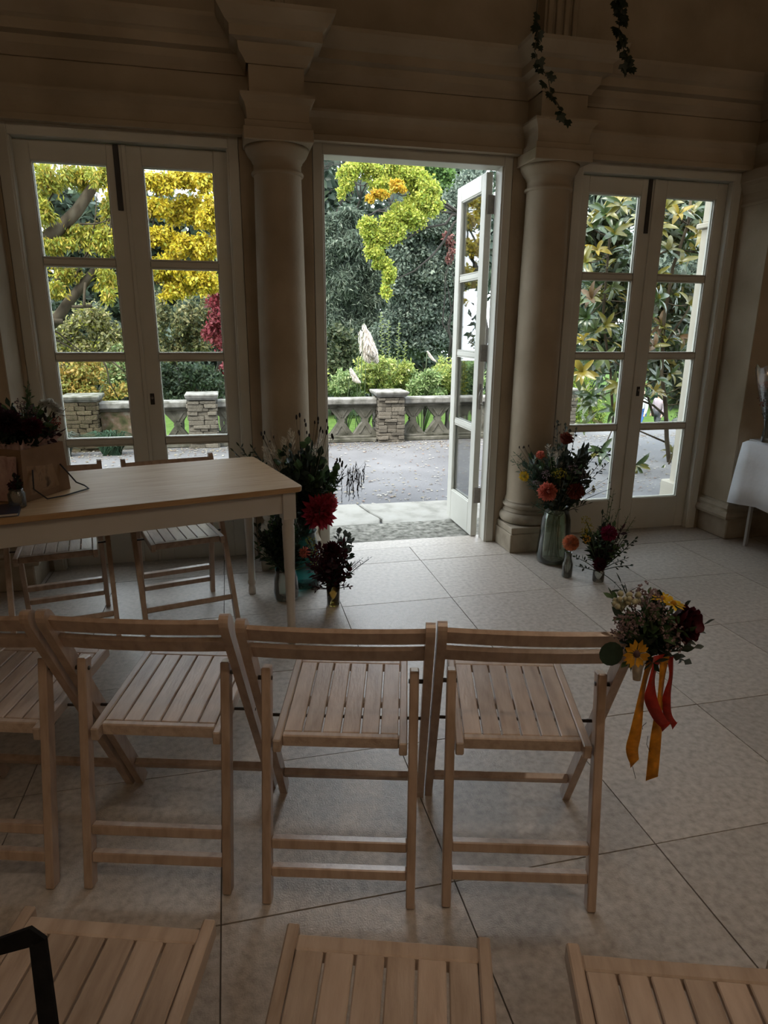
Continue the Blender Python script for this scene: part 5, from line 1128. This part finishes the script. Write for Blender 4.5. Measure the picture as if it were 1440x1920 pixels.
plant('evergreen_hedge', 'dark hedge tree behind the magnolia branches', 'tree', 1200, 12, [blob(*q) for q in [(1090, 560, 12, 50, 70), (1170, 520, 12, 50, 80), (1250, 560, 12, 50, 80), (1320, 540, 12, 50, 90), (1130, 660, 12, 50, 50), (1290, 680, 12, 50, 60)]], 30000, .17, dkg2, 63, .08, clumps=26, shell=.2, twigs=3)
plant('shrub', 'grey-green weeping shrub beside the outer pier', 'shrub', 1290, 9, [blob(*q) for q in [(1285, 720, 9, 30, 50), (1300, 770, 9, 30, 40)]], 3600, .075, [((.10, .13, .07), 3), ((.16, .19, .11), 2)], 64, .04, droop=.5)

# two walkers on the lawn
def person(base, h, look, label, legm, topm_, stride):
    r = root('person', base, label, 'person'); k = h/1.7; b = Vector(base); f = Vector((look, -.3, 0)).normalized(); s = Vector((-f.y, f.x, 0))
    J = dict(pel=b+Vector((0, 0, .92*k)), chest=b+Vector((0, 0, 1.25*k)), neck=b+Vector((0, 0, 1.45*k)), head=b+Vector((0, 0, 1.58*k))+f*.02)
    def skin(nm, chains, mat, parent):
        vs = []; es = []; rad = []; ix = {}
        for ch in chains:
            prev = None
            for p, r_ in ch:
                key = tuple(round(c_, 4) for c_ in p)
                if key not in ix: ix[key] = len(vs); vs.append(p-b); rad.append(r_)
                if prev is not None: es.append((prev, ix[key]))
                prev = ix[key]
        me = bpy.data.meshes.new(nm); me.from_pydata([tuple(v_) for v_ in vs], es, []); o = link(nm, me, mat, parent)
        md = o.modifiers.new('skin', 'SKIN'); md.use_smooth_shade = True
        for i, r_ in enumerate(rad): o.data.skin_vertices[0].data[i].radius = (r_, r_); 
        o.data.skin_vertices[0].data[0].use_root = True
        sb = o.modifiers.new('sub', 'SUBSURF'); sb.levels = sb.render_levels = 1; return o
    legs = []; arms = []
    for sg in (-1, 1):
        hip = J['pel']+s*.09*sg; kn = hip+Vector((0, 0, -.42*k))+f*stride*sg*.5; an = Vector((kn.x, kn.y, b.z+.07))+f*stride*sg*.35; toe = an+f*.15-Vector((0, 0, .04))
        legs.append([(J['pel'], .12), (hip, .085), (kn, .058), (an, .042), (toe, .032)])
        sh = J['chest']+s*.17*sg+Vector((0, 0, .12)); el = sh+Vector((0, 0, -.28))+s*.05*sg; wr = el+Vector((0, 0, -.22))+f*.08; hd = wr+Vector((0, 0, -.09))+f*.03
        arms.append([(J['chest'], .13), (sh, .055), (el, .04), (wr, .03), (hd, .026)])
    spine = [(J['pel'], .12), (J['chest'], .13), (J['neck'], .055), (J['head'], .09), (J['head']+Vector((0, 0, .1*k)), .07)]
    body = skin('body', [spine]+legs+arms, 'skin', r)
    sc = lambda ch, e, n0, n1: [(p, r_+e) for p, r_ in ch[n0:n1]]
    skin('trousers', [sc(l_, .014, 0, 4) for l_ in legs], legm, r)
    skin('top', [[(J['pel']-Vector((0, 0, .02)), .14), (J['chest'], .15), (J['neck']-Vector((0, 0, .05)), .07)]]+[sc(a_, .014, 0, 4) for a_ in arms], topm_, r)
    skin('hair', [[(J['head']+Vector((0, 0, .06))-f*.02, .10), (J['head']+Vector((0, 0, .13))-f*.02, .07)]], 'hair', r)
    return r
b1 = at(1196, 822, 16.0); b1.z = pp.z; b2 = at(1228, 821, 16.0); b2.z = pp.z
person(b1, 1.72, -1, 'walker in blue jeans on the lawn behind the magnolia', 'jean', 'pale', .28)
person(b2, 1.66, -1, 'walker in mauve top and dark trousers on the lawn', 'trous', 'topm', .22)

# fallen leaves on the terrace
g = np.random.default_rng(3); n = 4600; xs = g.uniform(-5, 6, n); ys = np.where(g.random(n) < .4, 4.45-np.abs(g.normal(0, .35, n)), np.where(g.random(n) < .5, 1.25+np.abs(g.normal(0, .8, n)), g.uniform(1.2, 4.4, n)))
lv = MB()
for x, y in zip(xs, ys):
    a_ = g.uniform(0, 6.3); L = g.uniform(.02, .045); lv.leaf((x, y, GZ+.004+g.uniform(0, .006)), (math.cos(a_), math.sin(a_), g.uniform(-.05, .1)), (g.uniform(-.2, .2), g.uniform(-.2, .2), 1), L, L*.6, .1)
me = lv.mesh('fallen_leaves'); pal = np.array([(.60, .56, .48), (.50, .44, .36), (.40, .27, .20), (.66, .63, .56), (.52, .45, .30)])
cc = np.repeat(np.c_[pal[g.choice(5, n)]*.55, np.ones(n)], 7, 0); ca = me.color_attributes.new('Col', 'FLOAT_COLOR', 'POINT'); ca.data.foreach_set('color', cc.astype('f').ravel())
fo = link('fallen_leaves', me, 'leaf'); tag(fo, 'pale fallen leaves scattered over the terrace', 'leaves', kind='stuff')
